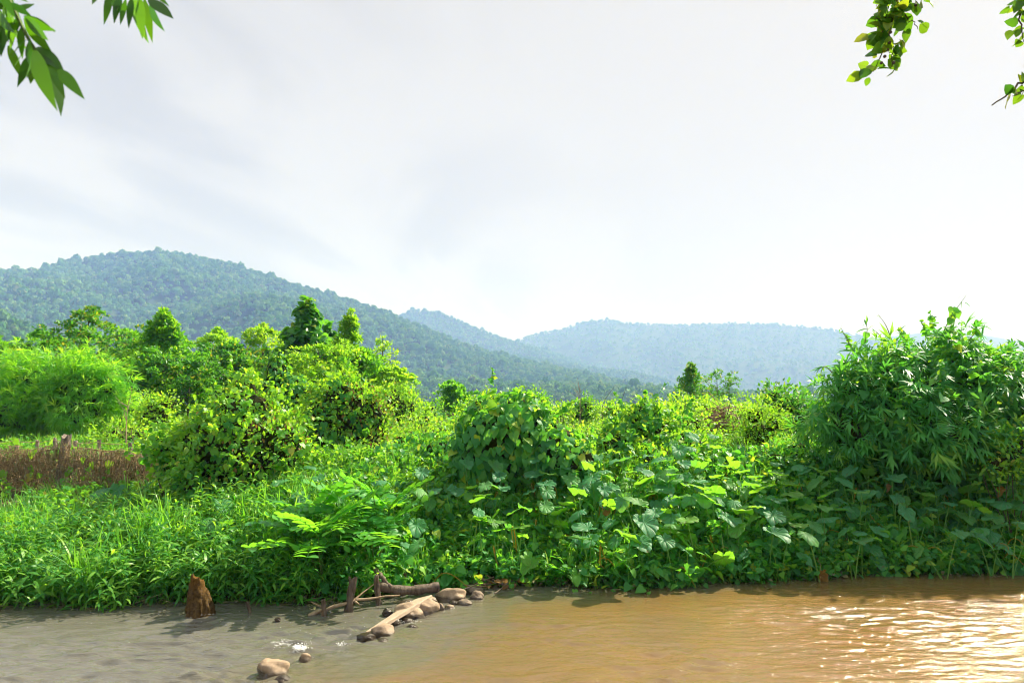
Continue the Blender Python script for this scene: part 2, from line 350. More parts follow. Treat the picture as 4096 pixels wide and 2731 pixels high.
L(t, n2, b.inputs['Height']); L(t, b.outputs[0], p.inputs['Normal']); L(t, p.outputs[0], out.inputs[0])
tag(obj('ground', mesh_np('ground', np.stack([GX, GY, GZ], -1), grid_faces(len(gx), len(gy)), m)), 'brown soil of the river bank and the flat field behind it', 'ground', kind='structure')

# ------------------------------------------------------------------ the river
DAM = [onz(px, py, 0)[:2] for px, py in [(1950, 2345), (1750, 2440), (1500, 2560), (1220, 2640), (1050, 2720)]]
DAM = np.array(DAM + [DAM[-1] + (DAM[-1] - DAM[-2]) * 3])
def dam_side(x, y):                          # signed distance: + on the right (upstream) side
    best = np.full(np.shape(x), 1e9); sgn = np.zeros(np.shape(x))
    for a, b_ in zip(DAM[:-1], DAM[1:]):
        ab = b_ - a; tt = np.clip(((x - a[0]) * ab[0] + (y - a[1]) * ab[1]) / (ab @ ab), 0, 1)
        dx = x - a[0] - tt * ab[0]; dy = y - a[1] - tt * ab[1]; d = np.hypot(dx, dy)
        s = np.sign(ab[1] * -1 * (x - a[0]) + ab[0] * (y - a[1])); k = d < best
        best = np.where(k, d, best); sgn = np.where(k, s, sgn)
    return best * sgn
_ref = dam_side(np.array([3.0]), np.array([8.0]))[0]; DS = 1 if _ref > 0 else -1
wx = np.r_[-60, -30, np.arange(-16, -7, .12), np.arange(-7, 7, .04), np.arange(7, 16, .12), 30, 60]
wy = np.r_[np.arange(1.6, 5.4, .12), np.arange(5.4, 10.4, .022), np.arange(10.4, 12, .1)]
WX, WY = np.meshgrid(wx, wy)
ds = dam_side(WX, WY) * DS
def wave(x, y):
    h = 0
    wxp = x + .35 * fbm(x * .9, y * .9, 2, 41); wyp = y + .25 * fbm(x * .8, y * 1.1, 2, 42)
    h = h + .007 * fbm(wxp * 1.3, wyp * 3.2, 2, 43)
    h = h + .013 * fbm(wxp * 2.4, wyp * 7.5, 2, 44)
    h = h + .014 * fbm(wxp * 3.6 + wyp * 1.5, wyp * 13, 2, 45) + .010 * fbm(wxp * 6.5 - wyp * 2.5, wyp * 22, 2, 46)
    return h
dsh = shore(WX) - WY
calm = 0.30 + .70 * sstep(.2, 2.0, dsh)                         # the water is smoother under the far bank
gust = .65 + 1.0 * sstep(.3, .7, vnoise(WX * .55, WY * 1.2, 51))
left = sstep(.2, -.8, ds)
WZ = 1.5 * wave(WX, WY) * calm * gust * (.58 + 1.3 * left)
chop = np.exp(-((ds + .25) / .45) ** 2)                          # broken water below the stones
_fq = onz(1200, 2592, 0); WZ += .05 * np.exp(-((WX - _fq[0]) / .10) ** 2 - ((WY - _fq[1]) / .08) ** 2) * (.4 + fbm(WX * 14, WY * 14, 3, 71))
WZ += chop * .028 * fbm(WX * 7, WY * 9, 3, 61) + .018 * np.tanh(ds / .12)
for cx, cy, r0 in [(*onz(798, 2455, 0)[:2], .18), (*onz(1090, 2705, 0)[:2], .17), (*onz(1220, 2648, 0)[:2], .08)]:
    dd = np.hypot(WX - cx, (WY - cy)); WZ += .010 * np.exp(-np.maximum(dd - r0, 0) * 3.2) * np.cos((dd - r0) * 38)
m, t, out = new_mat('river_water')
geo = N(t, 'ShaderNodeNewGeometry'); sp = N(t, 'ShaderNodeSeparateXYZ'); L(t, geo.outputs['Position'], sp.inputs[0])
# silt: orange water upstream of the stones, grey-green water below them
a_ = N(t, 'ShaderNodeAttribute', attribute_name='rnd')
nz = noise(t, geo.outputs['Position'], .9, 5, .6, 1.2)
bar = math_node(t, 'ADD', a_.outputs['Fac'], math_node(t, 'MULTIPLY', math_node(t, 'SUBTRACT', nz, .5), .8))
col = ramp(t, bar, [(.15, (.125, .12, .098)), (.4, (.125, .108, .065)), (.68, (.165, .108, .042)), (1, (.205, .118, .034))])
p = principled(t, col, .05, .5); p.inputs['IOR'].default_value = 1.65
fa = N(t, 'ShaderNodeAttribute', attribute_name='foam'); mpf = N(t, 'ShaderNodeMapping'); mpf.inputs['Scale'].default_value = (1, 1.8, 1); mpf.inputs['Rotation'].default_value = (0, 0, .5); L(t, geo.outputs['Position'], mpf.inputs[0])
fm = ramp(t, math_node(t, 'ADD', math_node(t, 'MULTIPLY', fa.outputs['Fac'], .46), math_node(t, 'MULTIPLY', noise(t, mpf.outputs[0], 16, 6, .72, .8), .62)), [(.56, (0, 0, 0)), (.70, (1, 1, 1))])
L(t, mixc(t, fm, col, (.75, .76, .74)), p.inputs['Base Color']); L(t, math_node(t, 'ADD', .07, math_node(t, 'MULTIPLY', fm, .5)), p.inputs['Roughness'])
mpw = N(t, 'ShaderNodeMapping'); mpw.inputs['Scale'].default_value = (1, 2.6, 1); L(t, geo.outputs['Position'], mpw.inputs[0])
bw = N(t, 'ShaderNodeBump'); bw.inputs['Strength'].default_value = .6; bw.inputs['Distance'].default_value = .02
L(t, noise(t, mpw.outputs[0], 11, 4, .65, .4), bw.inputs['Height']); L(t, bw.outputs[0], p.inputs['Normal'])
L(t, p.outputs[0], out.inputs[0])
silt = np.clip(.5 + .42 * np.tanh((ds - .9) / 1.5), 0, 1) * (.55 + .45 * sstep(.0, 1.0, dsh))
_rv = mesh_np('river', np.stack([WX, WY, WZ], -1), grid_faces(len(wx), len(wy)), m, True, silt.ravel())
_q = onz(1200, 2592, 0); _q2 = onz(1130, 2570, 0); _q3 = onz(1365, 2580, 0); _q4 = onz(1640, 2492, 0)
foam = np.zeros_like(WX)
for cx, cy, sx, sy, a in [(_q[0], _q[1], .12, .11, 1.0), (_q2[0], _q2[1], .36, .30, .58), (_q3[0], _q3[1], .10, .06, .75), (_q4[0], _q4[1], .22, .08, .5)]: foam = np.maximum(foam, a * np.exp(-((WX - cx) / sx) ** 2 - ((WY - cy) / sy) ** 2))
foam = np.maximum(foam, .42 * np.exp(-((ds + .12) / .18) ** 2) * sstep(10.0, 9.6, WY))
_at = _rv.attributes.new('foam', 'FLOAT', 'POINT'); _at.data.foreach_set('value', foam.astype(np.float32).ravel())
tag(obj('river', _rv),
    'rippled muddy river, orange on the right and grey-green on the left', 'river', kind='structure')

# ------------------------------------------------------------------ hills
m, t, out = new_mat('hill_ground'); tcn = N(t, 'ShaderNodeTexCoord')
p = principled(t, ramp(t, noise(t, tcn.outputs['Object'], .02, 5, .6), [(.35, (.025, .06, .018)), (.65, (.06, .095, .025))]), .95, .05); L(t, p.outputs[0], out.inputs[0]); M['hill'] = m
def make_hill(name, label, prof, Yr, Yb, Yback, amp, fr, seed, nx=150, ny=36, pw=1.12, spur=None):
    P = np.array([at(px, py, Yr) for px, py in prof])
    x = np.linspace(P[0, 0], P[-1, 0], nx); zr = np.interp(x, P[:, 0], P[:, 2])
    for _ in range(2): zr[1:-1] = (zr[:-2] + 2 * zr[1:-1] + zr[2:]) / 4
    t1 = np.linspace(0, 1, ny); t2 = np.linspace(0, 1, 8)[1:]
    ys = np.r_[Yb + t1 * (Yr - Yb), Yr + t2 * (Yback - Yr)]; pr = np.r_[t1 ** pw, 1 - t2 ** 1.4]
    X, Y = np.meshgrid(x, ys); Tt = np.r_[t1, 1 - t2][:, None] * np.ones_like(X)
    Z = (zr - 1)[None] * pr[:, None]
    hum = np.minimum(Tt * (1 - Tt) * 4, 1)
    Z = Z + amp * hum * (fbm(X * fr, Y * fr * .6, 4, seed) - .05) * np.minimum(1, zr / zr.max() * 1.6)[None]
    if spur:
        for (pxa, pxb, A, wd) in spur:
            xa = at(pxa, 1300, Yr)[0]; xb = at(pxb, 1300, Yr)[0]
            Z = Z + A * np.exp(-((X - (xa + (xb - xa) * (1 - Tt))) / wd) ** 2) * np.sin(PI * np.clip(Tt * 1.15, 0, 1)) ** .8
    Z = np.maximum(Z, 0) + 1.0
    # keep every slope point below the skyline it stands under
    o = obj(name, mesh_np(name, np.stack([X, Y, Z], -1), grid_faces(nx, len(ys)), M['hill'])); tag(o, label, 'hill', kind='structure')
    return X, Y, Z, ny
H = {}
H['main'] = make_hill('forested_hill', 'large rounded forest-covered hill filling the left of the view', [(-1500, 1500), (-900, 1330), (-400, 1210), (0, 1142), (130, 1107), (260, 1062), (420, 1030), (560, 1018), (700, 1022), (850, 1050),
    (1000, 1090), (1100, 1125), (1250, 1170), (1400, 1215), (1520, 1250), (1600, 1285), (1700, 1330), (1850, 1385), (2000, 1428), (2150, 1468), (2300, 1495), (2450, 1537), (2560, 1575), (2690, 1618)],
    1700, 750, 2200, 85, .0042, 5, 190, 46, 1.1, [(430, 830, 70, 150), (1250, 1650, 40, 130)])
H['foot'] = make_hill('foothill', 'low bright green foothill at the left edge', [(-900, 1180), (-400, 1190), (-100, 1240), (0, 1278), (60, 1303), (110, 1342), (170, 1410), (240, 1500), (330, 1615)], 640, 380, 800, 12, .012, 8, 60, 20)
H['mid'] = make_hill('hazy_spur', 'low hazy wooded spur behind the forested hill', [(1700, 1480), (2000, 1420), (2200, 1452), (2350, 1482), (2550, 1496), (2650, 1524), (2760, 1575), (2850, 1618)], 2400, 1900, 2900, 40, .004, 9, 70, 20)
H['r1'] = make_hill('pale_peak', 'pale blue pointed hill behind the shoulder of the forested hill', [(1200, 1480), (1400, 1370), (1580, 1272), (1640, 1252), (1700, 1245), (1760, 1257), (1850, 1293), (1950, 1337), (2060, 1374), (2150, 1396), (2300, 1450), (2500, 1530), (2700, 1618)], 3000, 2100, 3600, 90, .0028, 10, 110, 30)
H['r2'] = make_hill('hazy_ridge', 'long pale blue flat-topped ridge across the distance', [(1700, 1500), (1900, 1420), (2060, 1372), (2120, 1348), (2250, 1322), (2350, 1288), (2420, 1280), (2500, 1297), (2650, 1303), (2800, 1303), (2950, 1294), (3100, 1301), (3250, 1311), (3400, 1337), (3550, 1370), (3800, 1430), (4200, 1520), (4600, 1600)], 3900, 2600, 4700, 110, .0022, 12, 140, 32)
H['r3'] = make_hill('faint_ridge', 'faintest blue ridge running out behind the bamboo thicket', [(2900, 1420), (3300, 1365), (3550, 1347), (3700, 1330), (3850, 1325), (4000, 1352), (4096, 1366), (4500, 1400), (5200, 1480), (6000, 1590)], 4700, 3500, 5500, 110, .002, 14, 110, 26)

# ------------------------------------------------------------------ scatter by geometry nodes (only for what nobody could count)
def template_collection(name, meshes):
    c = bpy.data.collections.new(name)
    for i, me in enumerate(meshes):
        o = bpy.data.objects.new('%s_%02d' % (name, i), me); c.objects.link(o)
    return c, len(meshes)
_sc_group = {}
def scatter(name, label, cat, P, R, S, coll, parent=None, seed=0):
    c, n = coll
    me = bpy.data.meshes.new(name); P = np.asarray(P, np.float32)
    me.vertices.add(len(P)); me.vertices.foreach_set('co', P.ravel())
    a = me.attributes.new('rot', 'FLOAT_VECTOR', 'POINT'); a.data.foreach_set('vector', np.asarray(R, np.float32).ravel())
    S = np.asarray(S, np.float32)
    if S.ndim == 1: S = np.repeat(S[:, None], 3, 1)
    a = me.attributes.new('scl', 'FLOAT_VECTOR', 'POINT'); a.data.foreach_set('vector', S.ravel())
    a = me.attributes.new('pick', 'INT', 'POINT'); a.data.foreach_set('value', np.random.default_rng(seed).integers(0, n, len(P)).astype(np.int32))
    o = obj(name, me, parent)
    if parent is None: tag(o, label, cat)
    o['kind'] = 'stuff'
    if c.name not in _sc_group:
        g = bpy.data.node_groups.new('scatter_' + c.name, 'GeometryNodeTree')
        g.interface.new_socket('Geometry', in_out='INPUT', socket_type='NodeSocketGeometry'); g.interface.new_socket('Geometry', in_out='OUTPUT', socket_type='NodeSocketGeometry')
        gi = g.nodes.new('NodeGroupInput'); go = g.nodes.new('NodeGroupOutput'); ip = g.nodes.new('GeometryNodeInstanceOnPoints')
        ci = g.nodes.new('GeometryNodeCollectionInfo'); ci.inputs[0].default_value = c; ci.inputs[1].default_value = True; ci.inputs[2].default_value = True
        def na(nm, typ):
            q = g.nodes.new('GeometryNodeInputNamedAttribute'); q.data_type = typ; q.inputs[0].default_value = nm; return q.outputs[0]
        er = g.nodes.new('FunctionNodeEulerToRotation'); g.links.new(na('rot', 'FLOAT_VECTOR'), er.inputs[0])
        g.links.new(gi.outputs[0], ip.inputs['Points']); g.links.new(ci.outputs[0], ip.inputs['Instance']); ip.inputs['Pick Instance'].default_value = True
        g.links.new(na('pick', 'INT'), ip.inputs['Instance Index']); g.links.new(er.outputs[0], ip.inputs['Rotation']); g.links.new(na('scl', 'FLOAT_VECTOR'), ip.inputs['Scale'])
        g.links.new(ip.outputs[0], go.inputs[0]); _sc_group[c.name] = g
    md = o.modifiers.new('scatter', 'NODES'); md.node_group = _sc_group[c.name]
    return o

# far woods: crowns ~9 m across
def far_crown(seed):
    r = np.random.default_rng(seed); mb = MB(); n = 70
    v = norm(r.normal(size=(n, 3))); v[:, 2] = np.abs(v[:, 2]) * 1.2 - .45; lump = .78 + .35 * r.random(n)
    P = v * lump[:, None] * np.array([.5, .5, .42]) + [0, 0, .62]
    D = norm(np.cross(v, r.normal(size=(n, 3)))); X, Y, Z = frames(D, v + .5 * r.normal(size=(n, 3)))
    mb.stamp((np.array([[0, -.5, -.1], [.5, 0, 0.05], [0, .5, -.1], [-.5, 0, .05]]), tri([[0, 1, 2], [0, 2, 3]])), P, X, Y, Z, r.uniform(.26, .44, n), r.random(n) * .22)
    mb.tube([[0, 0, -.15], [0.02, 0, .5]], [.03, .015], 3)
    return mb.mesh('far_crown', M['forest'])
FAR = template_collection('far_crown', [far_crown(i) for i in range(7)])
def forest(name, label, h, n, size, seed, ridge=0):
    X, Y, Z, ny = h; r = np.random.default_rng(seed); nx = X.shape[1]
    u = r.uniform(0, nx - 1.001, n); v = r.uniform(0.5, ny + 1, n)
    if ridge: u = np.r_[u, r.uniform(0, nx - 1.001, ridge)]; v = np.r_[v, np.full(ridge, ny - 1.0) + r.uniform(-.8, .5, ridge)]
    i = np.floor(v).astype(int); j = np.floor(u).astype(int); a = (v - i)[:, None]; b_ = (u - j)[:, None]; G3 = np.stack([X, Y, Z], -1)
    P = (G3[i, j] * (1 - b_) + G3[i, j + 1] * b_) * (1 - a) + (G3[i + 1, j] * (1 - b_) + G3[i + 1, j + 1] * b_) * a
    k = np.abs(P[:, 0]) < P[:, 1] * .95; P = P[k]; n = len(P)
    S = size * r.uniform(.5, 1.3, n) * np.where(r.random(n) < .07, 1.5, 1)
    S3 = np.stack([S, S, S * r.uniform(.9, 1.5, n)], -1)
    R = np.stack([r.normal(0, .08, n), r.normal(0, .08, n), r.uniform(0, 6.28, n)], -1)
    scatter(name, label, 'forest', P, R, S3, FAR, seed=seed)
forest('hill_forest', 'blue-green forest covering the large left hill', H['main'], 32000, 8.8, 21, 1300)
forest('foothill_forest', 'sunlit green forest on the low foothill at the left edge', H['foot'], 3400, 6.2, 22, 150)
forest('spur_forest', 'hazy forest on the low spur', H['mid'], 5000, 9.5, 23, 250)
forest('peak_forest', 'hazy forest on the pale pointed hill', H['r1'], 6500, 10.5, 24, 400)
forest('ridge_forest', 'hazy forest on the long flat-topped ridge', H['r2'], 9000, 11, 25, 700)

# ------------------------------------------------------------------ haze: the air between here and the ridges
V8 = np.array([[x, y, z] for z in (-2.2, 640) for y in (-1900, 7200) for x in (-7500, 7500)], float)
m, t, out = new_mat('haze_air'); pv = N(t, 'ShaderNodeVolumePrincipled')
pv.inputs['Color'].default_value = (.28, .46, 1.0, 1); pv.inputs['Absorption Color'].default_value = (1, 1, 1, 1); pv.inputs['Density'].default_value = .00038; pv.inputs['Anisotropy'].default_value = 0.0
for q in ('Density Attribute', 'Color Attribute', 'Temperature Attribute'): pv.inputs[q].default_value = ''
L(t, pv.outputs[0], out.inputs['Volume']); m.cycles.homogeneous_volume = True
tag(obj('haze', mesh_np('haze', V8, [[0, 2, 3, 1], [4, 5, 7, 6], [0, 1, 5, 4], [2, 6, 7, 3], [0, 4, 6, 2], [1, 3, 7, 5]], m, False)), 'pale blue haze in the air before the hills', 'haze', kind='stuff')

# ------------------------------------------------------------------ plant builders
def gz(x, y): return float(ground_z(np.array([x]), np.array([y]))[0])
def hit(px, py, h, y0=6.5, y1=30):
    Y = np.linspace(y0, y1, 600); P = np.array([at(px, py, q) for q in (y0, y1)])
    tt = ((Y - y0) / (y1 - y0))[:, None]; Q = P[0] * (1 - tt) + P[1] * tt
    dz = Q[:, 2] - ground_z(Q[:, 0], Q[:, 1]) - h; k = np.argmax(dz < 0)
    return Q[k]
UP = np.array([0, 0, 1.0])
m, t, out = new_mat('opaque_core'); tcn = N(t, 'ShaderNodeTexCoord')  # dark colour stands in for the shade inside the bushes
p = principled(t, ramp(t, noise(t, tcn.outputs['Object'], 9, 4, .7), [(.35, (.02, .028, .010)), (.65, (.055, .055, .022))]), .95, .05); L(t, p.outputs[0], out.inputs[0]); M['shade_core'] = m

def lobe(px, py, wpx, hpx, Y, ratio=.85):
    return np.r_[at(px, py, Y), wpx / 2 * Y / FPX, wpx / 2 * Y / FPX * ratio, hpx / 2 * Y / FPX]
def blob_surface(lobes, n, r, seed, lump=.16, back=.35):
    lobes = np.asarray(lobes); A = (lobes[:, 3] * lobes[:, 5]); out_P = []; out_N = []; got = 0
    while got < n:
        k = r.choice(len(lobes), n, p=A / A.sum()); d = norm(r.normal(size=(n, 3))); lb = lobes[k]
        f = 1 + lump * (vnoise(d[:, 0] * 2.3 + k * 7, d[:, 2] * 2.3 + d[:, 1] * 1.7 + seed, seed) * 2 - 1) + lump * .6 * (vnoise(d[:, 0] * 5 + k, d[:, 2] * 5 + d[:, 1] * 4, seed + 3) * 2 - 1)
        P = lb[:, :3] + d * lb[:, 3:] * f[:, None]; Nn = norm(d / lb[:, 3:])
        ok = P[:, 2] > ground_z(P[:, 0], P[:, 1]) + .03
        for q in range(len(lobes)):
            e = ((P - lobes[q, :3]) / lobes[q, 3:]); ok &= (k == q) | ((e ** 2).sum(1) > .80)
        ok &= (d[:, 1] < .25) | (r.random(n) < back)
        out_P.append(P[ok]); out_N.append(Nn[ok]); got += ok.sum()
    return np.concatenate(out_P)[:n], np.concatenate(out_N)[:n]
def orient(mode, Nn, r):
    n = len(Nn); e = r.normal(size=(n, 3))
    if mode == 'shingle': return norm(-UP + .55 * Nn + .38 * e), norm(Nn + .45 * UP + .28 * r.normal(size=(n, 3)))
    if mode == 'spray': return norm(Nn + .35 * UP + .8 * e), norm(UP + .4 * Nn + .7 * r.normal(size=(n, 3)))
    if mode == 'droop': return norm(.7 * Nn - .55 * UP + .5 * e), norm(Nn + .9 * UP + .5 * r.normal(size=(n, 3)))
    return norm(e * [1, 1, .3]), norm(UP + .35 * r.normal(size=(n, 3)))
def ico(sub):
    import bmesh
    b = bmesh.new(); bmesh.ops.create_icosphere(b, subdivisions=sub, radius=1)
    V = np.array([v.co[:] for v in b.verts]); F = np.array([[v.index for v in f.verts] for f in b.faces]); b.free(); return V, F
ICO2, ICO3, ICO4 = ico(2), ico(3), ico(4)
HEART = [leaf_heart(.16, .22), leaf_heart(.05, .30, .12), leaf_heart(.26, .12), leaf_heart(.1, .4, -.1)]
_hm = {}
def leaf_mesh(T_list, mat, key):
    k = (key, mat)
    if k not in _hm: _hm[k] = [mesh_np('leaf', T[0], T[1], M[mat]) for T in T_list]
    return _hm[k]
def mat4(X, Y, Z, s, p):
    m_ = np.eye(4); m_[:3, 0] = X * s; m_[:3, 1] = Y * s; m_[:3, 2] = Z * s; m_[:3, 3] = p; return Matrix(m_.tolist())
def mound(name, label, cat, lobes, layers, seed, base=None, shade_core=.80, lump=.16, group=None, root=None, shrink=.88):
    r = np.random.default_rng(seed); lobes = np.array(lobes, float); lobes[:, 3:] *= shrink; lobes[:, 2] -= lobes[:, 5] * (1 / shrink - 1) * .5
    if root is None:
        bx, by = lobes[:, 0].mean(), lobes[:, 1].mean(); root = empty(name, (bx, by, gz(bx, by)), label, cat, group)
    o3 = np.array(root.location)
    if shade_core:
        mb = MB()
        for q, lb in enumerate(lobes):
            v = ICO3[0]; f = shade_core * (1 + .22 * (vnoise(v[:, 0] * 3 + q * 5, v[:, 2] * 3 + v[:, 1] * 2.5, seed) * 2 - 1))
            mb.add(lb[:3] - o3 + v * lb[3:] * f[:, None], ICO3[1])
        obj('opaque_core', mb.mesh('opaque_core', M['shade_core'], False), root)  # added solid blob: blocks light and reads as inner shade
    for ly in layers:
        P, Nn = blob_surface(lobes, ly['n'], r, seed, lump); n = len(P)
        ins = r.uniform(*ly.get('inset', (-.02, .22)), n); P = P - Nn * ins[:, None]
        keep = ly.get('where'); 
        if keep is not None:
            k = keep(P, Nn, r); P, Nn, ins = P[k], Nn[k], ins[k]; n = len(P)
        D, Nr = orient(ly['mode'], Nn, r); X, Y, Z = frames(D, Nr); S = r.uniform(*ly['size'], n); rv = r.random(n)
        no = min(ly.get('objs', 0), n)
        if no:
            front = np.argsort(ins + np.where(Nn[:, 1] > .15, 9, 0))[:no]; ms = leaf_mesh(ly['T'], ly['mat'], ly['key'])
            for i in front: obj('leaf', ms[i % len(ms)], root, mw=mat4(X[i], Y[i], Z[i], S[i], P[i] - o3))
            rest = np.setdiff1d(np.arange(n), front)
        else: rest = np.arange(n)
        if len(rest):
            mb = MB()
            for q in range(len(ly['T'])):
                i = rest[q::len(ly['T'])]
                if len(i): mb.stamp(ly['T'][q], P[i] - o3, X[i], Y[i], Z[i], S[i], rv[i])
            fo = obj(ly.get('name', 'foliage'), mb.mesh('foliage', M[ly['mat']]), root); fo['kind'] = 'stuff'
    return root
def stems(root, lobes, n, seed, mat='bark', rad=.015, name='stem'):
    r = np.random.default_rng(seed); o3 = np.array(root.location); mb = MB()
    for i in range(n):
        lb = lobes[r.integers(len(lobes))]; d = norm(r.normal(size=3)); d[2] = abs(d[2])
        e = lb[:3] - o3 + d * lb[3:] * .95; b0 = np.array([r.normal(0, .12), r.normal(0, .1), -.05])
        mb.tube(path([b0, (b0 + e) / 2 + r.normal(0, .1, 3) + [0, 0, .15], e], 7), np.linspace(rad, rad * .3, 7), 4)
    obj(name, mb.mesh(name, M[mat]), root)

def runners(root, lobes, n, seed, mat='vine', ls=.11, ln=(.25, .6)):
    """long vine shoots reaching out of the mound, each a stem with its leaves"""
    r = np.random.default_rng(seed); P, Nn = blob_surface(lobes, n, r, seed); o3 = np.array(root.location)
    for i in range(n):
        l_ = r.uniform(*ln); d = norm(Nn[i] * .7 + UP * r.uniform(.2, 1.1) + r.normal(0, .45, 3)); e = P[i] + d * l_; mb = MB(); Q = path([P[i] - Nn[i] * .15, P[i] + d * l_ * .55 + [0, 0, .05], e - [0, 0, .12 * r.random()]], 8) - o3; mb.tube(Q, np.linspace(.005, .002, 8), 4, .7)
        k = int(5 + l_ * 16); f = np.linspace(.2, 1, k); pp = np.stack([np.interp(f, np.linspace(0, 1, 8), Q[:, c]) for c in range(3)], -1); D, Nr = orient('spray', np.tile(d * .5, (k, 1)), r); X, Y, Z = frames(D - [0, 0, .5], Nr)
        for q in range(2): mb.stamp(HEART[q * 2], pp[q::2], X[q::2], Y[q::2], Z[q::2], (ls * np.linspace(1.2, .5, k))[q::2], r.random(len(pp[q::2])))
        obj('runner', mb.mesh('runner', M[mat]), root)
def make_tree(name, label, px, top, wpx, Y, shape, leafT, lsize, mat, seed, limbs=28, per=5, leaves=42, u0=.14, cr=.30, lean=0, mode='spray', trunk_r=None, tail=1.0, cat='tree', group=None):
    r = np.random.default_rng(seed); P0 = at(px, top, Y); x = P0[0]; z0 = gz(x, Y); Hh = P0[2] - z0; W = 1.12 * wpx * Y / FPX / 2
    root = empty(name, (x, Y, z0), label, cat, group); tk = MB(); cw = MB()
    tr = trunk_r or .016 * Hh; nseg = 10
    TP = path(np.stack([np.r_[0, np.cumsum(r.normal(0, .05 * Hh / 6, 6))] * .6 + lean * np.linspace(0, 1, 7), np.r_[0, np.cumsum(r.normal(0, .04 * Hh / 6, 6))] * .6, np.linspace(-.1, Hh * .97, 7)], -1), nseg)
    TP[:, 0] -= np.linspace(0, 1, nseg) * (TP[-1, 0] - 0) * .9
    tk.tube(TP, np.linspace(tr, tr * .18, nseg), 7)
    CP = []; CN = []; CV = []
    for i in range(limbs):
        u = u0 + (1 - u0) * ((i + r.uniform(0, .9)) / limbs) ** .9
        v = (u - u0) / (1 - u0)
        prof = {'spire': 1.15 * (1 - v) ** 1.15 * (.5 + .5 * min(1, v * 5 + .3)) + .04, 'cone': (1 - v) ** .62 * (.35 + .65 * min(1, v * 5 + .3)), 'round': math.sin(PI * min(1, .12 + v * .88)) ** .55, 'column': .55 + .45 * math.sin(PI * v), 'open': .5 + .5 * math.sin(PI * (v * .9 + .05)), 'umbrella': .25 + .75 * v}[shape]
        if v > .9: prof = min(prof, .26)
        R = W * prof * r.uniform(.65, 1.12); az = i * 2.39996 + r.normal(0, .35)
        s = np.array([np.interp(u * Hh * .97, TP[:, 2], TP[:, k]) for k in range(3)]); s[2] = u * Hh * .93
        rise = r.uniform(.1, .45) * R + .04 * Hh * (1 - v)
        e = s + np.array([math.cos(az) * R, math.sin(az) * R, rise]); md = (s + e) / 2 + np.array([0, 0, .12 * R]) + r.normal(0, .05 * R, 3)
        LP = path([s, md, e], 7); tk.tube(LP, np.linspace(tr * .42 * (1 - .6 * v), .006, 7), 4, cap=False)
        for q in range(per):
            f = .35 + .65 * (q + r.random()) / per; c = np.array([np.interp(f, np.linspace(0, 1, 7), LP[:, k]) for k in range(3)]) + r.normal(0, .13 * R + .05, 3) * [1, 1, .6]
            CP.append(c); CN.append(norm(np.array([math.cos(az), math.sin(az), .5]))); CV.append(v)
            if q % 2: tk.tube(path([LP[3], (LP[3] + c) / 2 + [0, 0, .05], c], 4), np.linspace(.012, .004, 4), 3, cap=False)
    CP.append(TP[-1]); CN.append(UP); CV.append(1.0)
    CP = np.array(CP); CN = np.array(CN); n = len(CP) * leaves; k = np.repeat(np.arange(len(CP)), leaves)
    g = r.normal(size=(n, 3)); g = norm(g) * r.random((n, 1)) ** .45; sc_ = cr * r.uniform(.55, 1.25, len(CP)) * (1.15 - .62 * np.array(CV) ** 2)
    P = CP[k] + g * sc_[k][:, None] * [1.1, 1.1, .50]; Nn = norm(g + .6 * CN[k])
    D, Nr = orient(mode, Nn, r); X, Yv, Z = frames(D, Nr)
    cv = r.random(len(CP)) * .5                                 # whole sprays share a tint: young and old growth
    T = leafT if isinstance(leafT, list) else [leafT]
    for q in range(len(T)):
        cw.stamp(T[q], P[q::len(T)], X[q::len(T)], Yv[q::len(T)], Z[q::len(T)], (1.12 * lsize * r.uniform(.65, 1.3, n))[q::len(T)], (cv[k] + r.random(n) * .45)[q::len(T)] * tail)
    obj('trunk', tk.mesh('trunk', M['bark']), root); obj('crown', cw.mesh('crown', M[mat]), root)
    return root

RH = leaf_rhomb(.26, .08, .14); OV = leaf_oval(.28, .08, .2); OVW = leaf_oval(.36, .1, .25)
def sprig(nl, wd, ang, seed, stem=.5):
    r = np.random.default_rng(seed); V = []; F = []; n = 0
    for i in range(nl):
        T = leaf_strip(wd, 2, r.uniform(.4, 1.1)); a = (i - (nl - 1) / 2) * ang + r.normal(0, .15); b_ = r.uniform(-.3, .35)
        Rz = np.array([[math.cos(a), -math.sin(a), 0], [math.sin(a), math.cos(a), 0], [0, 0, 1]]); Rx = np.array([[1, 0, 0], [0, math.cos(b_), -math.sin(b_)], [0, math.sin(b_), math.cos(b_)]])
        v = T[0] * r.uniform(.7, 1.1) @ Rx.T @ Rz.T + [0, stem * i / nl, 0]; V.append(v); F.append(T[1] + n); n += len(v)
    return np.concatenate(V), np.concatenate(F)
SPRIG = [sprig(6, .055, .33, s, .5) for s in (1, 2, 3)]
SPRIGB = [sprig(6, .075, .36, s, .45) for s in (4, 5, 6)]

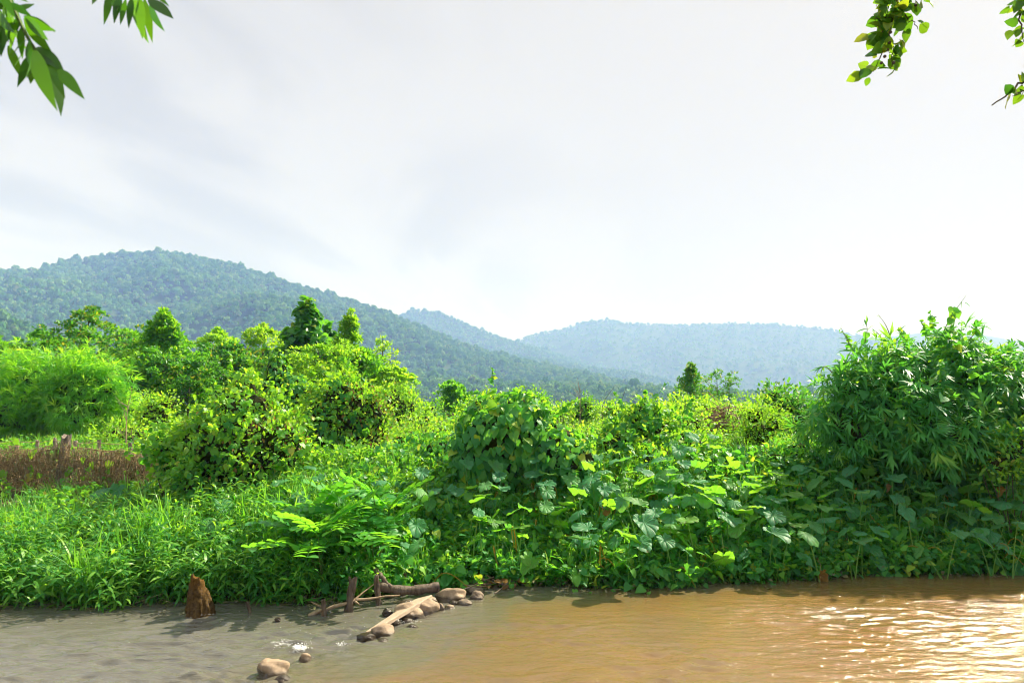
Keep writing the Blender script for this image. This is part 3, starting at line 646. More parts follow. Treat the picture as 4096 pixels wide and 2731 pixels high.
# ------------------------------------------------------------------ trees of the left plantation
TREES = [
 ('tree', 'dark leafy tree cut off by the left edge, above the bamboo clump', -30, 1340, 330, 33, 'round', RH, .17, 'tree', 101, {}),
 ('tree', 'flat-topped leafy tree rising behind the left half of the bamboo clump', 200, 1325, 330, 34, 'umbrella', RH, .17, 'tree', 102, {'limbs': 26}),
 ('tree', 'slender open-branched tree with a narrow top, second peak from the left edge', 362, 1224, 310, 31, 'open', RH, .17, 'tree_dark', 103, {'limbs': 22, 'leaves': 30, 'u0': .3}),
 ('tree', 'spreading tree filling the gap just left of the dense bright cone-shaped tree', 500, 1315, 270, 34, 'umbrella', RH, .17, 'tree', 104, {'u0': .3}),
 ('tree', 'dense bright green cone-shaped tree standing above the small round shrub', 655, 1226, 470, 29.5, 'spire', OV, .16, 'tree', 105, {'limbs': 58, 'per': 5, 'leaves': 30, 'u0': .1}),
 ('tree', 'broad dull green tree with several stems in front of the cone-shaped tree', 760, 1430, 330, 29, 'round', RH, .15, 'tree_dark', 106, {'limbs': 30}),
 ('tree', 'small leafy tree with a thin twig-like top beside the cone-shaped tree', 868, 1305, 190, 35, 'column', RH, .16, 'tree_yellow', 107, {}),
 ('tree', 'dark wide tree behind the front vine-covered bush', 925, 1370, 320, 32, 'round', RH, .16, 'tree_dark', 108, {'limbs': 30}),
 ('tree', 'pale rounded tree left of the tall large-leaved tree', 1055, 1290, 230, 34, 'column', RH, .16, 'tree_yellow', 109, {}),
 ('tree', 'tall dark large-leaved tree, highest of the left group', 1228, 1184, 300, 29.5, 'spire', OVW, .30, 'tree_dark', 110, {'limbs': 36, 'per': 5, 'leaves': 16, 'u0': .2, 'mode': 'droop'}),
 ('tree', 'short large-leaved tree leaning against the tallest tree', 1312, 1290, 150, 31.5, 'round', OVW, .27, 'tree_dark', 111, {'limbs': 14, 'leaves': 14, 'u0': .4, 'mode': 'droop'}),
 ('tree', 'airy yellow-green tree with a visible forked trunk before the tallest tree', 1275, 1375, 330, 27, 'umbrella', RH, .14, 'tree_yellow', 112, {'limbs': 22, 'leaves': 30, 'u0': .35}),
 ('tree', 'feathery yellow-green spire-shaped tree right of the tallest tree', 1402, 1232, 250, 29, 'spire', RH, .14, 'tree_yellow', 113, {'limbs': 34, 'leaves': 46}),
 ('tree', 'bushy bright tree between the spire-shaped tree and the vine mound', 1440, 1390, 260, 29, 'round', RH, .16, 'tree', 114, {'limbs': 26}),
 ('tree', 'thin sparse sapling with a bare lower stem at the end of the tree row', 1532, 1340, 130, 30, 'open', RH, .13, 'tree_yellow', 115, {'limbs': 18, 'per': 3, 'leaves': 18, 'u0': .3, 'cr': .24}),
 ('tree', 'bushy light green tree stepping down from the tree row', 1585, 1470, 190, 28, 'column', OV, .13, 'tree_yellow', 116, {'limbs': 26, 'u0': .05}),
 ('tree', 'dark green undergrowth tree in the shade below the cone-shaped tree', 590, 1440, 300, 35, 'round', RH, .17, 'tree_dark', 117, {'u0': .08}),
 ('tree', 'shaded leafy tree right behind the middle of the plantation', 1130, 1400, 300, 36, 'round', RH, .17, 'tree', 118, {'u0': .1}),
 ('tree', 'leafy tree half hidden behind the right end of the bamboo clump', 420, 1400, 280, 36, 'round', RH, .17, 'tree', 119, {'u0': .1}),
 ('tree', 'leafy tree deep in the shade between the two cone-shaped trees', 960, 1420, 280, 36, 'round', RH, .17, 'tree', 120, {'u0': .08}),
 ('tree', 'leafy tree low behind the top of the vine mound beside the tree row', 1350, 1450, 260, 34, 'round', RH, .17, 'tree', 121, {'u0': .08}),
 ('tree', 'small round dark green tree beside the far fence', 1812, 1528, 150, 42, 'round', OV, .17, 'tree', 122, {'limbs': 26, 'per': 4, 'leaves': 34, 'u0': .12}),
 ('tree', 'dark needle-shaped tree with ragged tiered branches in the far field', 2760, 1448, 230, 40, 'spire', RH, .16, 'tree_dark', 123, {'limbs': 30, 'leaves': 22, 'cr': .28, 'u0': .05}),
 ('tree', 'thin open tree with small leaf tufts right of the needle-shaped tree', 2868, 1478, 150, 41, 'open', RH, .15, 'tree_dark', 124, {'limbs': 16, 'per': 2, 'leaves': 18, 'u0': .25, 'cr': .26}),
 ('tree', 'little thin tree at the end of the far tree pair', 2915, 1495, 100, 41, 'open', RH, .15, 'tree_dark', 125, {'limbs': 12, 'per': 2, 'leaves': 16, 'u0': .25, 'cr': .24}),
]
for nm, lb, px, top, wp, Y, shp, T, ls, mt, sd_, kw in TREES:
    make_tree(nm, lb, px, top, wp, Y, shp, T, ls, mt, sd_, **kw)

# ------------------------------------------------------------------ bamboo clump, left
def culms(root, lobes, n, seed, mat='culm', over=0.0):
    r = np.random.default_rng(seed); o3 = np.array(root.location)
    for i in range(n):
        lb = lobes[i % len(lobes)]; d = np.array([r.normal(0, .5), r.normal(-.1, .4), 1.0]); d /= np.linalg.norm(d)
        e = lb[:3] - o3 + d * lb[3:] * (.95 + over * r.random()); b0 = np.array([(lb[0] - o3[0]) * .6 + r.normal(0, .2), r.normal(0, .25), -.1])
        mb = MB(); mb.tube(path([b0, b0 * .4 + e * .6 + [0, 0, .35], e], 9), np.linspace(.022, .005, 9), 5); obj('culm', mb.mesh('culm', M[mat]), root)
BL = [lobe(110, 1610, 400, 360, 25), lobe(330, 1600, 330, 340, 24.5), lobe(-70, 1620, 300, 320, 25), lobe(180, 1500, 260, 190, 25), lobe(330, 1520, 200, 170, 24.5), lobe(410, 1560, 160, 240, 24.3)]
b1 = mound('bamboo_clump', 'bushy bright green bamboo clump on the left behind the dry vine fence', 'bamboo', BL,
           [dict(T=SPRIG, n=3200, size=(.26, .46), mat='bamboo', mode='droop', inset=(-.15, .55), name='foliage'), dict(T=SPRIG, n=1300, size=(.26, .44), mat='bamboo', mode='spray', inset=(-.40, .1), name='foliage')], 201, shade_core=.62, lump=.36, shrink=.87)
culms(b1, BL, 9, 202)

# ------------------------------------------------------------------ vine-covered bushes and mounds
H17 = dict(T=HEART, key='heart')
LA = [lobe(950, 1790, 560, 460, 13.6), lobe(985, 1660, 330, 330, 13.6), lobe(830, 1780, 320, 320, 13.4), lobe(1130, 1800, 230, 330, 13.5), lobe(980, 1570, 130, 150, 13.7), lobe(760, 1880, 300, 220, 13.2)]
rA = mound('vine_covered_bush', 'large pointed bush smothered in yellowing vines, in front of the tree row', 'bush', LA, [
    dict(H17, n=420, size=(.08, .15), mat='vine_yellow', mode='shingle', objs=300, inset=(-.05, .06)),
    dict(H17, n=700, size=(.07, .13), mat='vine', mode='shingle', inset=(0, .3), where=lambda P, Nn, r: (Nn[:, 0] < .35) | (r.random(len(P)) < .3)),
    dict(T=[OV], n=4200, size=(.06, .12), mat='vine_yellow', mode='spray', inset=(-.12, .3)),
    dict(T=[OV], n=600, size=(.05, .10), mat='dead_leaf', mode='shingle', inset=(0, .25), where=lambda P, Nn, r: (Nn[:, 0] > -.1) & (P[:, 2] < 2.9))], 211, lump=.32, shade_core=.72)
stems(rA, np.array(LA), 14, 212); runners(rA, np.array(LA), 34, 2125, 'vine_yellow')
mb = MB(); o3 = np.array(rA.location); tP = at(965, 1530, 13.6) - o3; th = np.linspace(0, 5.2, 22)
mb.tube(np.stack([tP[0] - .02 + .16 * np.sin(th * .62) * th / 3, np.full(22, tP[1]), tP[2] + .15 * np.sin(th * .9) + .02 * th], -1), np.linspace(.009, .004, 22), 5); obj('tendril', mb.mesh('tendril', M['culm']), rA)
LB = [lobe(1370, 1680, 360, 360, 17), lobe(1290, 1690, 200, 310, 16.8), lobe(1480, 1700, 200, 320, 16.8), lobe(1380, 1580, 260, 170, 17), lobe(1450, 1800, 260, 170, 16.4)]
rB = mound('vine_mound', 'tall rounded vine mound right of the pointed yellowing bush, its right side dry and straw-coloured', 'bush', LB, [
    dict(H17, n=300, size=(.10, .19), mat='vine', mode='shingle', objs=220, inset=(-.05, .06), where=lambda P, Nn, r: (Nn[:, 0] < .4)),
    dict(T=[OV], n=3800, size=(.07, .13), mat='vine_yellow', mode='spray', inset=(-.12, .3)),
    dict(T=[OV], n=1000, size=(.05, .11), mat='dead_leaf', mode='shingle', inset=(-.03, .2), where=lambda P, Nn, r: (Nn[:, 0] > .15) & (P[:, 2] < 3.3))], 221, lump=.32, shade_core=.72)
stems(rB, np.array(LB), 10, 222); runners(rB, np.array(LB), 26, 2225, 'vine_yellow')
LC = [lobe(2030, 1760, 400, 350, 13.2), lobe(2060, 1670, 270, 220, 13.2), lobe(2190, 1790, 300, 230, 13.0), lobe(2270, 1850, 260, 180, 12.7), lobe(1920, 1840, 240, 220, 13.0)]
rC = mound('vine_dome', 'dome of large overlapping heart-shaped vine leaves in the middle of the bank', 'bush', LC, [
    dict(H17, n=760, size=(.12, .21), mat='vine', mode='shingle', objs=300, inset=(-.03, .05)),
    dict(H17, n=900, size=(.10, .18), mat='vine', mode='shingle', inset=(.03, .25)),
    dict(T=[OV], n=500, size=(.07, .12), mat='vine_yellow', mode='spray', inset=(-.12, .05), where=lambda P, Nn, r: (Nn[:, 2] > .5) | (Nn[:, 0] > .5))], 231, lump=.2, shrink=.94)  # yellow leaves on top and right put the sunny side into the colour
stems(rC, np.array(LC), 8, 232); runners(rC, np.array(LC), 20, 2325, 'vine')
LD = [lobe(2590, 1750, 300, 290, 14.6), lobe(2580, 1660, 150, 140, 14.6), lobe(2480, 1790, 260, 200, 14.2), lobe(2720, 1790, 330, 200, 14.4), lobe(2640, 1850, 360, 160, 13.6)]
rD = mound('vine_mound', 'smaller pointed vine mound between the leaf dome and the brush pile', 'bush', LD, [
    dict(H17, n=420, size=(.10, .18), mat='vine', mode='shingle', objs=260, inset=(-.05, .06)),
    dict(T=[OV], n=3000, size=(.06, .12), mat='vine_yellow', mode='spray', inset=(-.12, .25)),
    dict(H17, n=400, size=(.09, .15), mat='vine', mode='shingle', inset=(.03, .25))], 241, lump=.34, shade_core=.7)
stems(rD, np.array(LD), 8, 242); runners(rD, np.array(LD), 26, 2425, 'vine')
LV = [lobe(1105, 1490, 105, 170, 22), lobe(1110, 1570, 150, 170, 22), lobe(1180, 1560, 140, 140, 22)]
mound('vine_column', 'small tree wrapped by a dark vine column before the tree row', 'bush', LV, [
    dict(H17, n=520, size=(.10, .17), mat='vine', mode='shingle', objs=120, inset=(-.05, .1)), dict(T=[OV], n=700, size=(.08, .14), mat='vine_yellow', mode='spray', inset=(-.1, .2))], 245)

# right thicket: bamboo overgrown by a broad-leaved vine
LG = [lobe(3580, 1630, 560, 470, 13.2), lobe(3430, 1690, 380, 340, 13.0), lobe(3900, 1600, 560, 480, 13.4), lobe(4080, 1640, 420, 420, 13.2), lobe(3760, 1560, 500, 420, 13.6), lobe(3540, 1500, 300, 230, 13.4), lobe(3780, 1740, 560, 260, 12.6), lobe(3410, 1550, 220, 220, 13.2), lobe(4300, 1600, 420, 460, 13.4), lobe(3830, 1420, 240, 200, 13.6)]
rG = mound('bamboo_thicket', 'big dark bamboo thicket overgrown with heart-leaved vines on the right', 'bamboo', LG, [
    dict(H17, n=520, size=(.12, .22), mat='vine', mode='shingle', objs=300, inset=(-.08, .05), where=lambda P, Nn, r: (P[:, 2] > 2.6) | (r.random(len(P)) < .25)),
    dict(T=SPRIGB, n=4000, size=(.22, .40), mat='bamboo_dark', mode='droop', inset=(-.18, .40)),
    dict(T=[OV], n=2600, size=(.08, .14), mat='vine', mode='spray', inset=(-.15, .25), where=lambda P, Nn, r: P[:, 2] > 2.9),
    dict(T=[OV], n=700, size=(.07, .12), mat='vine_yellow', mode='spray', inset=(-.2, .05), where=lambda P, Nn, r: Nn[:, 2] > .45)], 251, shade_core=.60, lump=.32)  # yellow leaves paint sunlight along the top edges
culms(rG, np.array(LG), 12, 252); runners(rG, np.array(LG), 40, 2525, 'vine', .13, (.3, .7))
o3 = np.array(rG.location)
def shoot(root, pts, Y, nl, seed, lt='bamboo_dark', hearts=0):           # a culm tip standing out of the thicket, with its leaves
    r = np.random.default_rng(seed); o3 = np.array(root.location); Q = path([at(px, py, Y) - o3 for px, py in pts], 9)
    mb = MB(); mb.tube(Q, np.linspace(.012, .003, 9), 5); cu = obj('culm', mb.mesh('culm', M['culm']), root)
    ms = leaf_mesh([leaf_strip(.07, 4, .7), leaf_strip(.06, 4, 1.1)], lt, 'blade'); hm = leaf_mesh(HEART, 'vine', 'heart')
    for i in range(nl):
        f = r.uniform(.2, 1); p = np.array([np.interp(f, np.linspace(0, 1, 9), Q[:, k]) for k in range(3)]); tdir = norm(Q[-1] - Q[0])
        X, Yv, Z = frames(norm(tdir * .6 + r.normal(0, .7, 3))[None], norm(UP + r.normal(0, .5, 3))[None]); obj('leaf', ms[i % 2], cu, mw=mat4(X[0], Yv[0], Z[0], r.uniform(.16, .27), p))
    for i in range(hearts):
        f = r.uniform(0, .75); p = np.array([np.interp(f, np.linspace(0, 1, 9), Q[:, k]) for k in range(3)]) + r.normal(0, .05, 3)
        X, Yv, Z = frames(norm(np.array([r.normal(0, .6), r.normal(-.3, .4), -.7]))[None], norm(np.array([r.normal(0, .4), -.7, .5]))[None]); obj('leaf', hm[i % 4], cu, mw=mat4(X[0], Yv[0], Z[0], r.uniform(.10, .16), p))
shoot(rG, [(3740, 1400), (3800, 1270), (3866, 1180)], 13.4, 7, 1, hearts=16)
shoot(rG, [(3840, 1420), (3890, 1340), (3942, 1296)], 13.3, 12, 2, hearts=6)
shoot(rG, [(3410, 1400), (3385, 1350), (3362, 1308)], 13.2, 5, 3)
shoot(rG, [(3460, 1370), (3470, 1320), (3465, 1290)], 13.2, 8, 4, hearts=2)
shoot(rG, [(3570, 1370), (3545, 1300), (3512, 1256)], 13.4, 1, 5)
shoot(rG, [(3620, 1400), (3615, 1350), (3590, 1318)], 13.4, 6, 6)
shoot(rG, [(3540, 1380), (3520, 1340), (3490, 1315)], 13.4, 5, 7)
shoot(rG, [(3960, 1450), (4030, 1390), (4100, 1375)], 13.2, 8, 8, hearts=8)
shoot(rG, [(4000, 1480), (4070, 1440), (4130, 1430)], 12.9, 10, 9)
shoot(rG, [(3330, 1490), (3300, 1460), (3270, 1480)], 13.0, 8, 10)

# ------------------------------------------------------------------ shrubs
def shrub(label, lobes, seed, mat, T, n, size, mode='spray', shade_core=.55, lump=.48, name='shrub', ins=(-.20, .3), nst=6):
    rt = mound(name, label, 'shrub', lobes, [dict(T=T, n=n, size=size, mat=mat, mode=mode, inset=ins)], seed, shade_core=shade_core, lump=lump); stems(rt, np.array(lobes), nst, seed + 1, rad=.012); return rt
shrub('small round glossy shrub at the foot of the cone-shaped tree', [lobe(630, 1660, 170, 150, 21), lobe(660, 1620, 100, 90, 21), lobe(580, 1690, 90, 90, 21)], 301, 'tree_yellow', [OV], 1500, (.07, .13), shade_core=.7)
shrub('feathery yellow-green shrub left of the big bamboo thicket', [lobe(3030, 1740, 240, 230, 15), lobe(3020, 1660, 140, 120, 15), lobe(3090, 1700, 110, 170, 15), lobe(2950, 1790, 150, 130, 15)], 303, 'vine_yellow', [RH], 4200, (.05, .09), ins=(-.28, .35), shade_core=.5)
shrub('dark leafy shrub wedged between the feathery shrub and the big thicket', [lobe(3150, 1620, 200, 150, 18), lobe(3090, 1590, 140, 100, 18), lobe(3210, 1680, 160, 170, 17.5)], 305, 'tree_dark', [OV], 2200, (.08, .13))
shrub('sunlit yellowish shrub at the right edge below the thicket', [lobe(4040, 1800, 170, 150, 11.9), lobe(4110, 1770, 150, 150, 11.9), lobe(3990, 1850, 150, 110, 11.8)], 307, 'vine_yellow', [OV], 900, (.06, .12), shade_core=.55)
shrub('light green bush under the end of the tree row, beside the vine mound', [lobe(1620, 1640, 170, 200, 24), lobe(1690, 1690, 150, 140, 23), lobe(1570, 1600, 120, 180, 24)], 309, 'vine_yellow', [OV], 2400, (.08, .13))
shrub('low yellow-green bush between the vine mound and the far fence posts', [lobe(1660, 1760, 260, 150, 19), lobe(1750, 1730, 170, 90, 20), lobe(1600, 1780, 160, 150, 18)], 311, 'vine_yellow', [OV], 2400, (.06, .11))
shrub('bushy hedge plant at the foot of the needle-shaped tree', [lobe(2740, 1640, 190, 110, 38), lobe(2660, 1655, 150, 80, 37), lobe(2810, 1630, 130, 90, 38)], 313, 'tree_yellow', [OV], 2000, (.14, .22))
shrub('leafy green bush below the thin open trees of the far field', [lobe(2900, 1640, 190, 90, 36), lobe(2980, 1655, 140, 80, 34)], 315, 'tree_yellow', [OV], 1500, (.13, .2))
shrub('dark green rounded bush in the middle of the far hedge', [lobe(2340, 1630, 95, 90, 36), lobe(2330, 1650, 120, 70, 36)], 317, 'tree', [OV], 1200, (.12, .18), shade_core=.75)
shrub('low yellowish bush left of the dark rounded bush in the far hedge', [lobe(2220, 1650, 170, 70, 35), lobe(2150, 1640, 120, 70, 36)], 319, 'vine_yellow', [OV], 1300, (.12, .18))
shrub('light bush right of the dark rounded bush in the far hedge', [lobe(2450, 1645, 170, 80, 35), lobe(2530, 1655, 130, 60, 34)], 321, 'tree_yellow', [OV], 1400, (.12, .18))
shrub('shrub showing just above the right shoulder of the leaf dome', [lobe(2130, 1600, 90, 80, 30), lobe(2160, 1630, 110, 70, 30)], 323, 'tree', [OV], 900, (.1, .16))
shrub('shrub showing just left of the top of the leaf dome', [lobe(1920, 1620, 110, 90, 30), lobe(1960, 1600, 80, 90, 30)], 325, 'tree_yellow', [OV], 900, (.1, .16))
shrub('small ball-shaped green bush before the far fence posts', [lobe(1845, 1690, 75, 60, 27)], 327, 'tree', [OV], 500, (.09, .13), shade_core=.75, nst=3)
shrub('dark hedge bush beside the small round tree at the far fence', [lobe(1730, 1640, 90, 80, 40), lobe(1880, 1640, 110, 90, 40)], 329, 'tree', [OV], 1100, (.14, .2))
shrub('weedy bright bush behind the left fence posts, under the small round shrub', [lobe(480, 1740, 200, 90, 20), lobe(560, 1740, 160, 80, 20), lobe(640, 1760, 130, 80, 18)], 331, 'tree_yellow', [OV], 1400, (.07, .12))
shrub('tangle of yellow-lit vines left of the brush pile', [lobe(2760, 1700, 200, 130, 18), lobe(2680, 1690, 150, 100, 19)], 333, 'vine_yellow', [OV], 1500, (.06, .11))
shrub('sunlit weedy bush between the leaf dome and the smaller pointed mound', [lobe(2360, 1770, 200, 120, 16), lobe(2290, 1740, 150, 90, 18), lobe(2440, 1730, 130, 90, 18)], 335, 'vine_yellow', [OV], 1500, (.06, .11))
shrub('dark vine-hung bush filling the hollow between the vine mound and the leaf dome', [lobe(1650, 1850, 280, 160, 14.5), lobe(1780, 1820, 240, 170, 14.2), lobe(1560, 1880, 200, 150, 14)], 337, 'vine', [OV, HEART[0]], 1800, (.07, .14), 'shingle', shade_core=.75)
shrub('shadowed leafy bush at the foot of the big thicket, beside the feathery shrub', [lobe(3190, 1810, 220, 170, 14), lobe(3100, 1840, 180, 110, 13.6)], 339, 'vine', [OV], 1300, (.06, .11))
shrub('shrub of broad pale leaves at the left foot of the pointed yellowing bush', [lobe(700, 1850, 170, 150, 13.1), lobe(650, 1800, 150, 110, 13.4), lobe(770, 1930, 170, 110, 12.7)], 341, 'weed', [OVW], 700, (.10, .17), shade_core=.6)
for lb_, pts, Y, n_, sd_ in [('bare twiggy sapling left of the small round shrub', [(505, 1775), (503, 1690), (515, 1600)], 19, 9, 1), ('leafless sapling standing in the far hedge', [(2320, 1660), (2322, 1600), (2318, 1550)], 34, 16, 2),
                         ('single bare bent twig rising over the far hedge', [(2420, 1720), (2400, 1620), (2455, 1550)], 22, 0, 3), ('single straight bare twig right of the bent twig', [(2470, 1650), (2490, 1590), (2506, 1548)], 24, 0, 4)]:
    r = np.random.default_rng(500 + sd_); B0 = at(*pts[0], Y); B0[2] = gz(B0[0], Y)
    rt = empty('bare_sapling', B0, lb_, 'sapling'); Q = path([np.zeros(3)] + [at(a_, c_, Y) - B0 for a_, c_ in pts], 10); mb = MB(); mb.tube(Q, np.linspace(.03 if n_ else .014, .006, 10), 5); st_ = obj('stem', mb.mesh('stem', M['drybranch' if n_ else 'bark']), rt)
    for i in range(n_):
        f = r.uniform(.35, .95); p = np.array([np.interp(f, np.linspace(0, 1, 10), Q[:, k]) for k in range(3)]); d = np.array([r.normal(0, 1), r.normal(0, .6), r.uniform(.5, 1.4)]); d = norm(d) * r.uniform(.25, .6) * (Y / 22)
        mb = MB(); mb.tube(path([p, p + d * .5 + r.normal(0, .03, 3), p + d], 5), np.linspace(.010, .003, 5), 4); obj('twig', mb.mesh('twig', M['drybranch']), st_)

# ------------------------------------------------------------------ taro along the bank
TARO = [mesh_np('leaf', *leaf_taro(s, cup=c_, wav=w_), M['taro']) for s, c_, w_ in ((1, .24, .03), (2, .10, .035), (3, .34, .028), (4, -.12, .03), (5, .18, .045))]
TARO_LIT = [mesh_np('leaf', *leaf_taro(s, cup=c_, wav=w_), M['taro_yellow']) for s, c_, w_ in ((6, .24, .03), (7, .12, .04), (8, .3, .03))]
TAROD = [mesh_np('leaf', *leaf_taro(9, cup=.9, wav=.12), M['dead_leaf'])]
z3 = lambda L_: [(2048 + .51 * a, 1400 + .51 * b, k) for a, b, k in L_]
z8 = lambda L_: [(3072 + .51 * a, 1850 + .51 * b, k) for a, b, k in L_]
z6 = lambda L_: [(1024 + .51 * a, 1750 + .51 * b, k) for a, b, k in L_]
z5 = lambda L_: [(.51 * a, 1700 + .51 * b, k) for a, b, k in L_]
TL = z3([(1590, 670, 0), (1320, 650, 0), (1400, 665, 0), (1310, 780, 0), (1410, 760, 0), (1600, 770, 1), (545, 790, 0), (680, 835, 0), (40, 840, 0), (190, 875, 0), (375, 930, 0), (600, 920, 1), (860, 870, 0), (940, 835, 0), (1080, 830, 0),
    (1200, 870, 0), (1340, 890, 0), (1480, 910, 1), (1740, 905, 1), (1215, 945, 0), (1350, 975, 0), (935, 955, 1), (1600, 1000, 1), (1450, 1040, 0), (1090, 1030, 0), (630, 1005, 0), (560, 1060, 0), (150, 1110, 0), (260, 1050, 0), (200, 975, 0),
    (1020, 1045, 1), (720, 1095, 0), (830, 1110, 1), (1190, 1080, 0), (1590, 1130, 1), (1870, 1060, 1), (1250, 1180, 0), (1400, 1165, 0), (1500, 1170, 0), (1740, 1185, 0), (1910, 1230, 0), (1690, 1315, 0), (1780, 1390, 0), (1250, 1370, 0), (1030, 1350, 0),
    (775, 1350, 0), (530, 1265, 0), (260, 1285, 0), (430, 1215, 1), (100, 1240, 1), (1980, 1165, 0), (1660, 915, 1), (1800, 960, 1), (1900, 1000, 1), (1960, 1040, 1), (760, 1000, 1), (450, 1000, 0), (740, 1240, 2)]) + \
  z8([(40, 290, 0), (200, 180, 1), (400, 150, 0), (450, 80, 1), (580, 140, 0), (650, 205, 0), (850, 130, 0), (790, 250, 0), (660, 55, 0), (800, 15, 0), (890, 30, 0), (1180, 190, 0), (1190, 70, 0), (1100, 45, 0), (1330, 180, 1), (1220, 250, 1), (1470, 120, 1), (1430, 310, 0),
    (1390, 365, 0), (1570, 230, 1), (1660, 240, 1), (1800, 55, 0), (1920, 120, 0), (1900, 370, 0), (1960, 460, 0), (1490, 550, 0), (1640, 590, 0), (1760, 430, 0), (1800, 215, 2), (450, 265, 1), (200, 300, 1), (420, 350, 0), (360, 490, 0), (170, 570, 0), (40, 550, 0), (730, 610, 0),
    (810, 670, 0), (930, 190, 2), (1580, 120, 0), (700, -60, 0), (560, -75, 0), (880, -130, 0), (1000, -150, 0), (1350, -280, 1), (1180, -210, 0), (1330, -40, 0), (1600, -190, 0), (1730, -160, 0), (960, 60, 0), (300, 60, 0), (230, 20, 0), (100, 100, 1)]) + \
  z6([(120, 230, 1), (450, 230, 0), (490, 310, 0), (200, 340, 0), (345, 450, 0), (130, 500, 0), (250, 560, 0), (660, 340, 0), (610, 380, 0), (960, 340, 0), (1300, 270, 0), (1470, 200, 1), (1640, 200, 0), (1540, 290, 0), (1760, 270, 0), (1910, 300, 0), (1270, 400, 0), (1400, 410, 0), (1570, 410, 0),
    (1690, 400, 1), (1800, 370, 0), (1910, 400, 0), (1740, 575, 0), (1260, 685, 0), (1275, 830, 0), (1900, 730, 1), (200, 750, 0)]) + \
  z5([(805, 500, 0), (925, 495, 0), (1745, 620, 0), (1640, 770, 0), (1775, 770, 1), (1210, 625, 1), (1110, 590, 1)])
_rx = np.random.default_rng(404)
for q in range(125):                               # leaves that fill the bed between the ones read off the photograph
    px, py = _rx.uniform(1900, 4150), _rx.uniform(1850, 2160)
    if min(abs(px - a) + 1.6 * abs(py - b_) for a, b_, k in TL) > 42: TL.append((px, py, int(_rx.random() < (.5 if px < 3250 else .15))))
def taro_zone(px, py):
    if px < 760: return 'broad taro plant standing below the dry vine fence'
    if px < 1180: return 'taro plant under the pointed yellowing bush'
    if px < 1560: return 'taro plant behind the feather-leaved plants'
    if px < 2050 and py < 1930: return 'taro plant shaded right under the leaf dome'
    if px < 2050: return 'taro plant on the slope above the river stones'
    if px < 2420 and py > 2000: return 'taro plant low on the bank right of the stones'
    if px < 2420: return 'taro plant at the right foot of the leaf dome'
    if px < 3140 and py < 1830: return 'taro plant high up by the smaller pointed mound'
    if px < 2800 and py > 2000: return 'taro plant in the front row over orange water'
    if px < 3140 and py > 2000: return 'long-stalked taro plant in front of the feathery shrub'
    if px < 2700: return 'taro plant in the sunlit middle taro bed'
    if px < 3240 and py < 2000: return 'glowing taro plant at the right end of the bed'
    if py < 1840: return 'taro plant against the dark foot of the thicket'
    if px < 3560: return 'taro plant below the left half of the thicket'
    if px < 3840: return 'taro plant below the middle of the thicket'
    return 'taro plant below the thicket near the right edge'
SPECIAL = {2: 'taro plant holding a withered brown leaf'}
rt_ = np.random.default_rng(77)
def add_leaf(root, o3, tip, base, me, size, r, face=None, tilt=None):
    """one blade on its stalk; tip = top of stalk in world space"""
    az = r.uniform(0, 2 * PI) if face is None else face
    tl = r.uniform(.15, .75) if tilt is None else tilt
    D = np.array([math.cos(az) * math.cos(tl), math.sin(az) * math.cos(tl), -math.sin(tl)]); Nn = np.array([math.cos(az) * math.sin(tl), math.sin(az) * math.sin(tl), math.cos(tl)]) + r.normal(0, .12, 3)
    X, Y, Z = frames(D[None], Nn[None]); obj('leaf', me, root, mw=mat4(X[0], Y[0], Z[0], size, tip - o3))
    b0 = base - o3; e = tip - o3; md = (b0 * .45 + e * .55) + np.array([(e - b0)[0] * -.12, (e - b0)[1] * -.12, .05])
    mb = MB(); mb.tube(path([b0, md, e], 6), np.linspace(.012, .006, 6) * (size / .4) ** .5, 5, r.random()); obj('stalk', mb.mesh('stalk', M['petiole']), root)
def ordinal(i): return ('first second third fourth fifth sixth seventh eighth ninth tenth eleventh twelfth thirteenth fourteenth fifteenth sixteenth seventeenth eighteenth nineteenth twentieth'.split() + ['twenty-' + q for q in 'first second third fourth fifth sixth seventh eighth ninth'.split()] + ['thirtieth', 'last'])[min(i, 30)]
_zone = {}
for (px, py, k) in TL:
    if k != 2: _zone.setdefault(taro_zone(px, py), []).append((px, py))
for q in _zone.values(): q.sort()
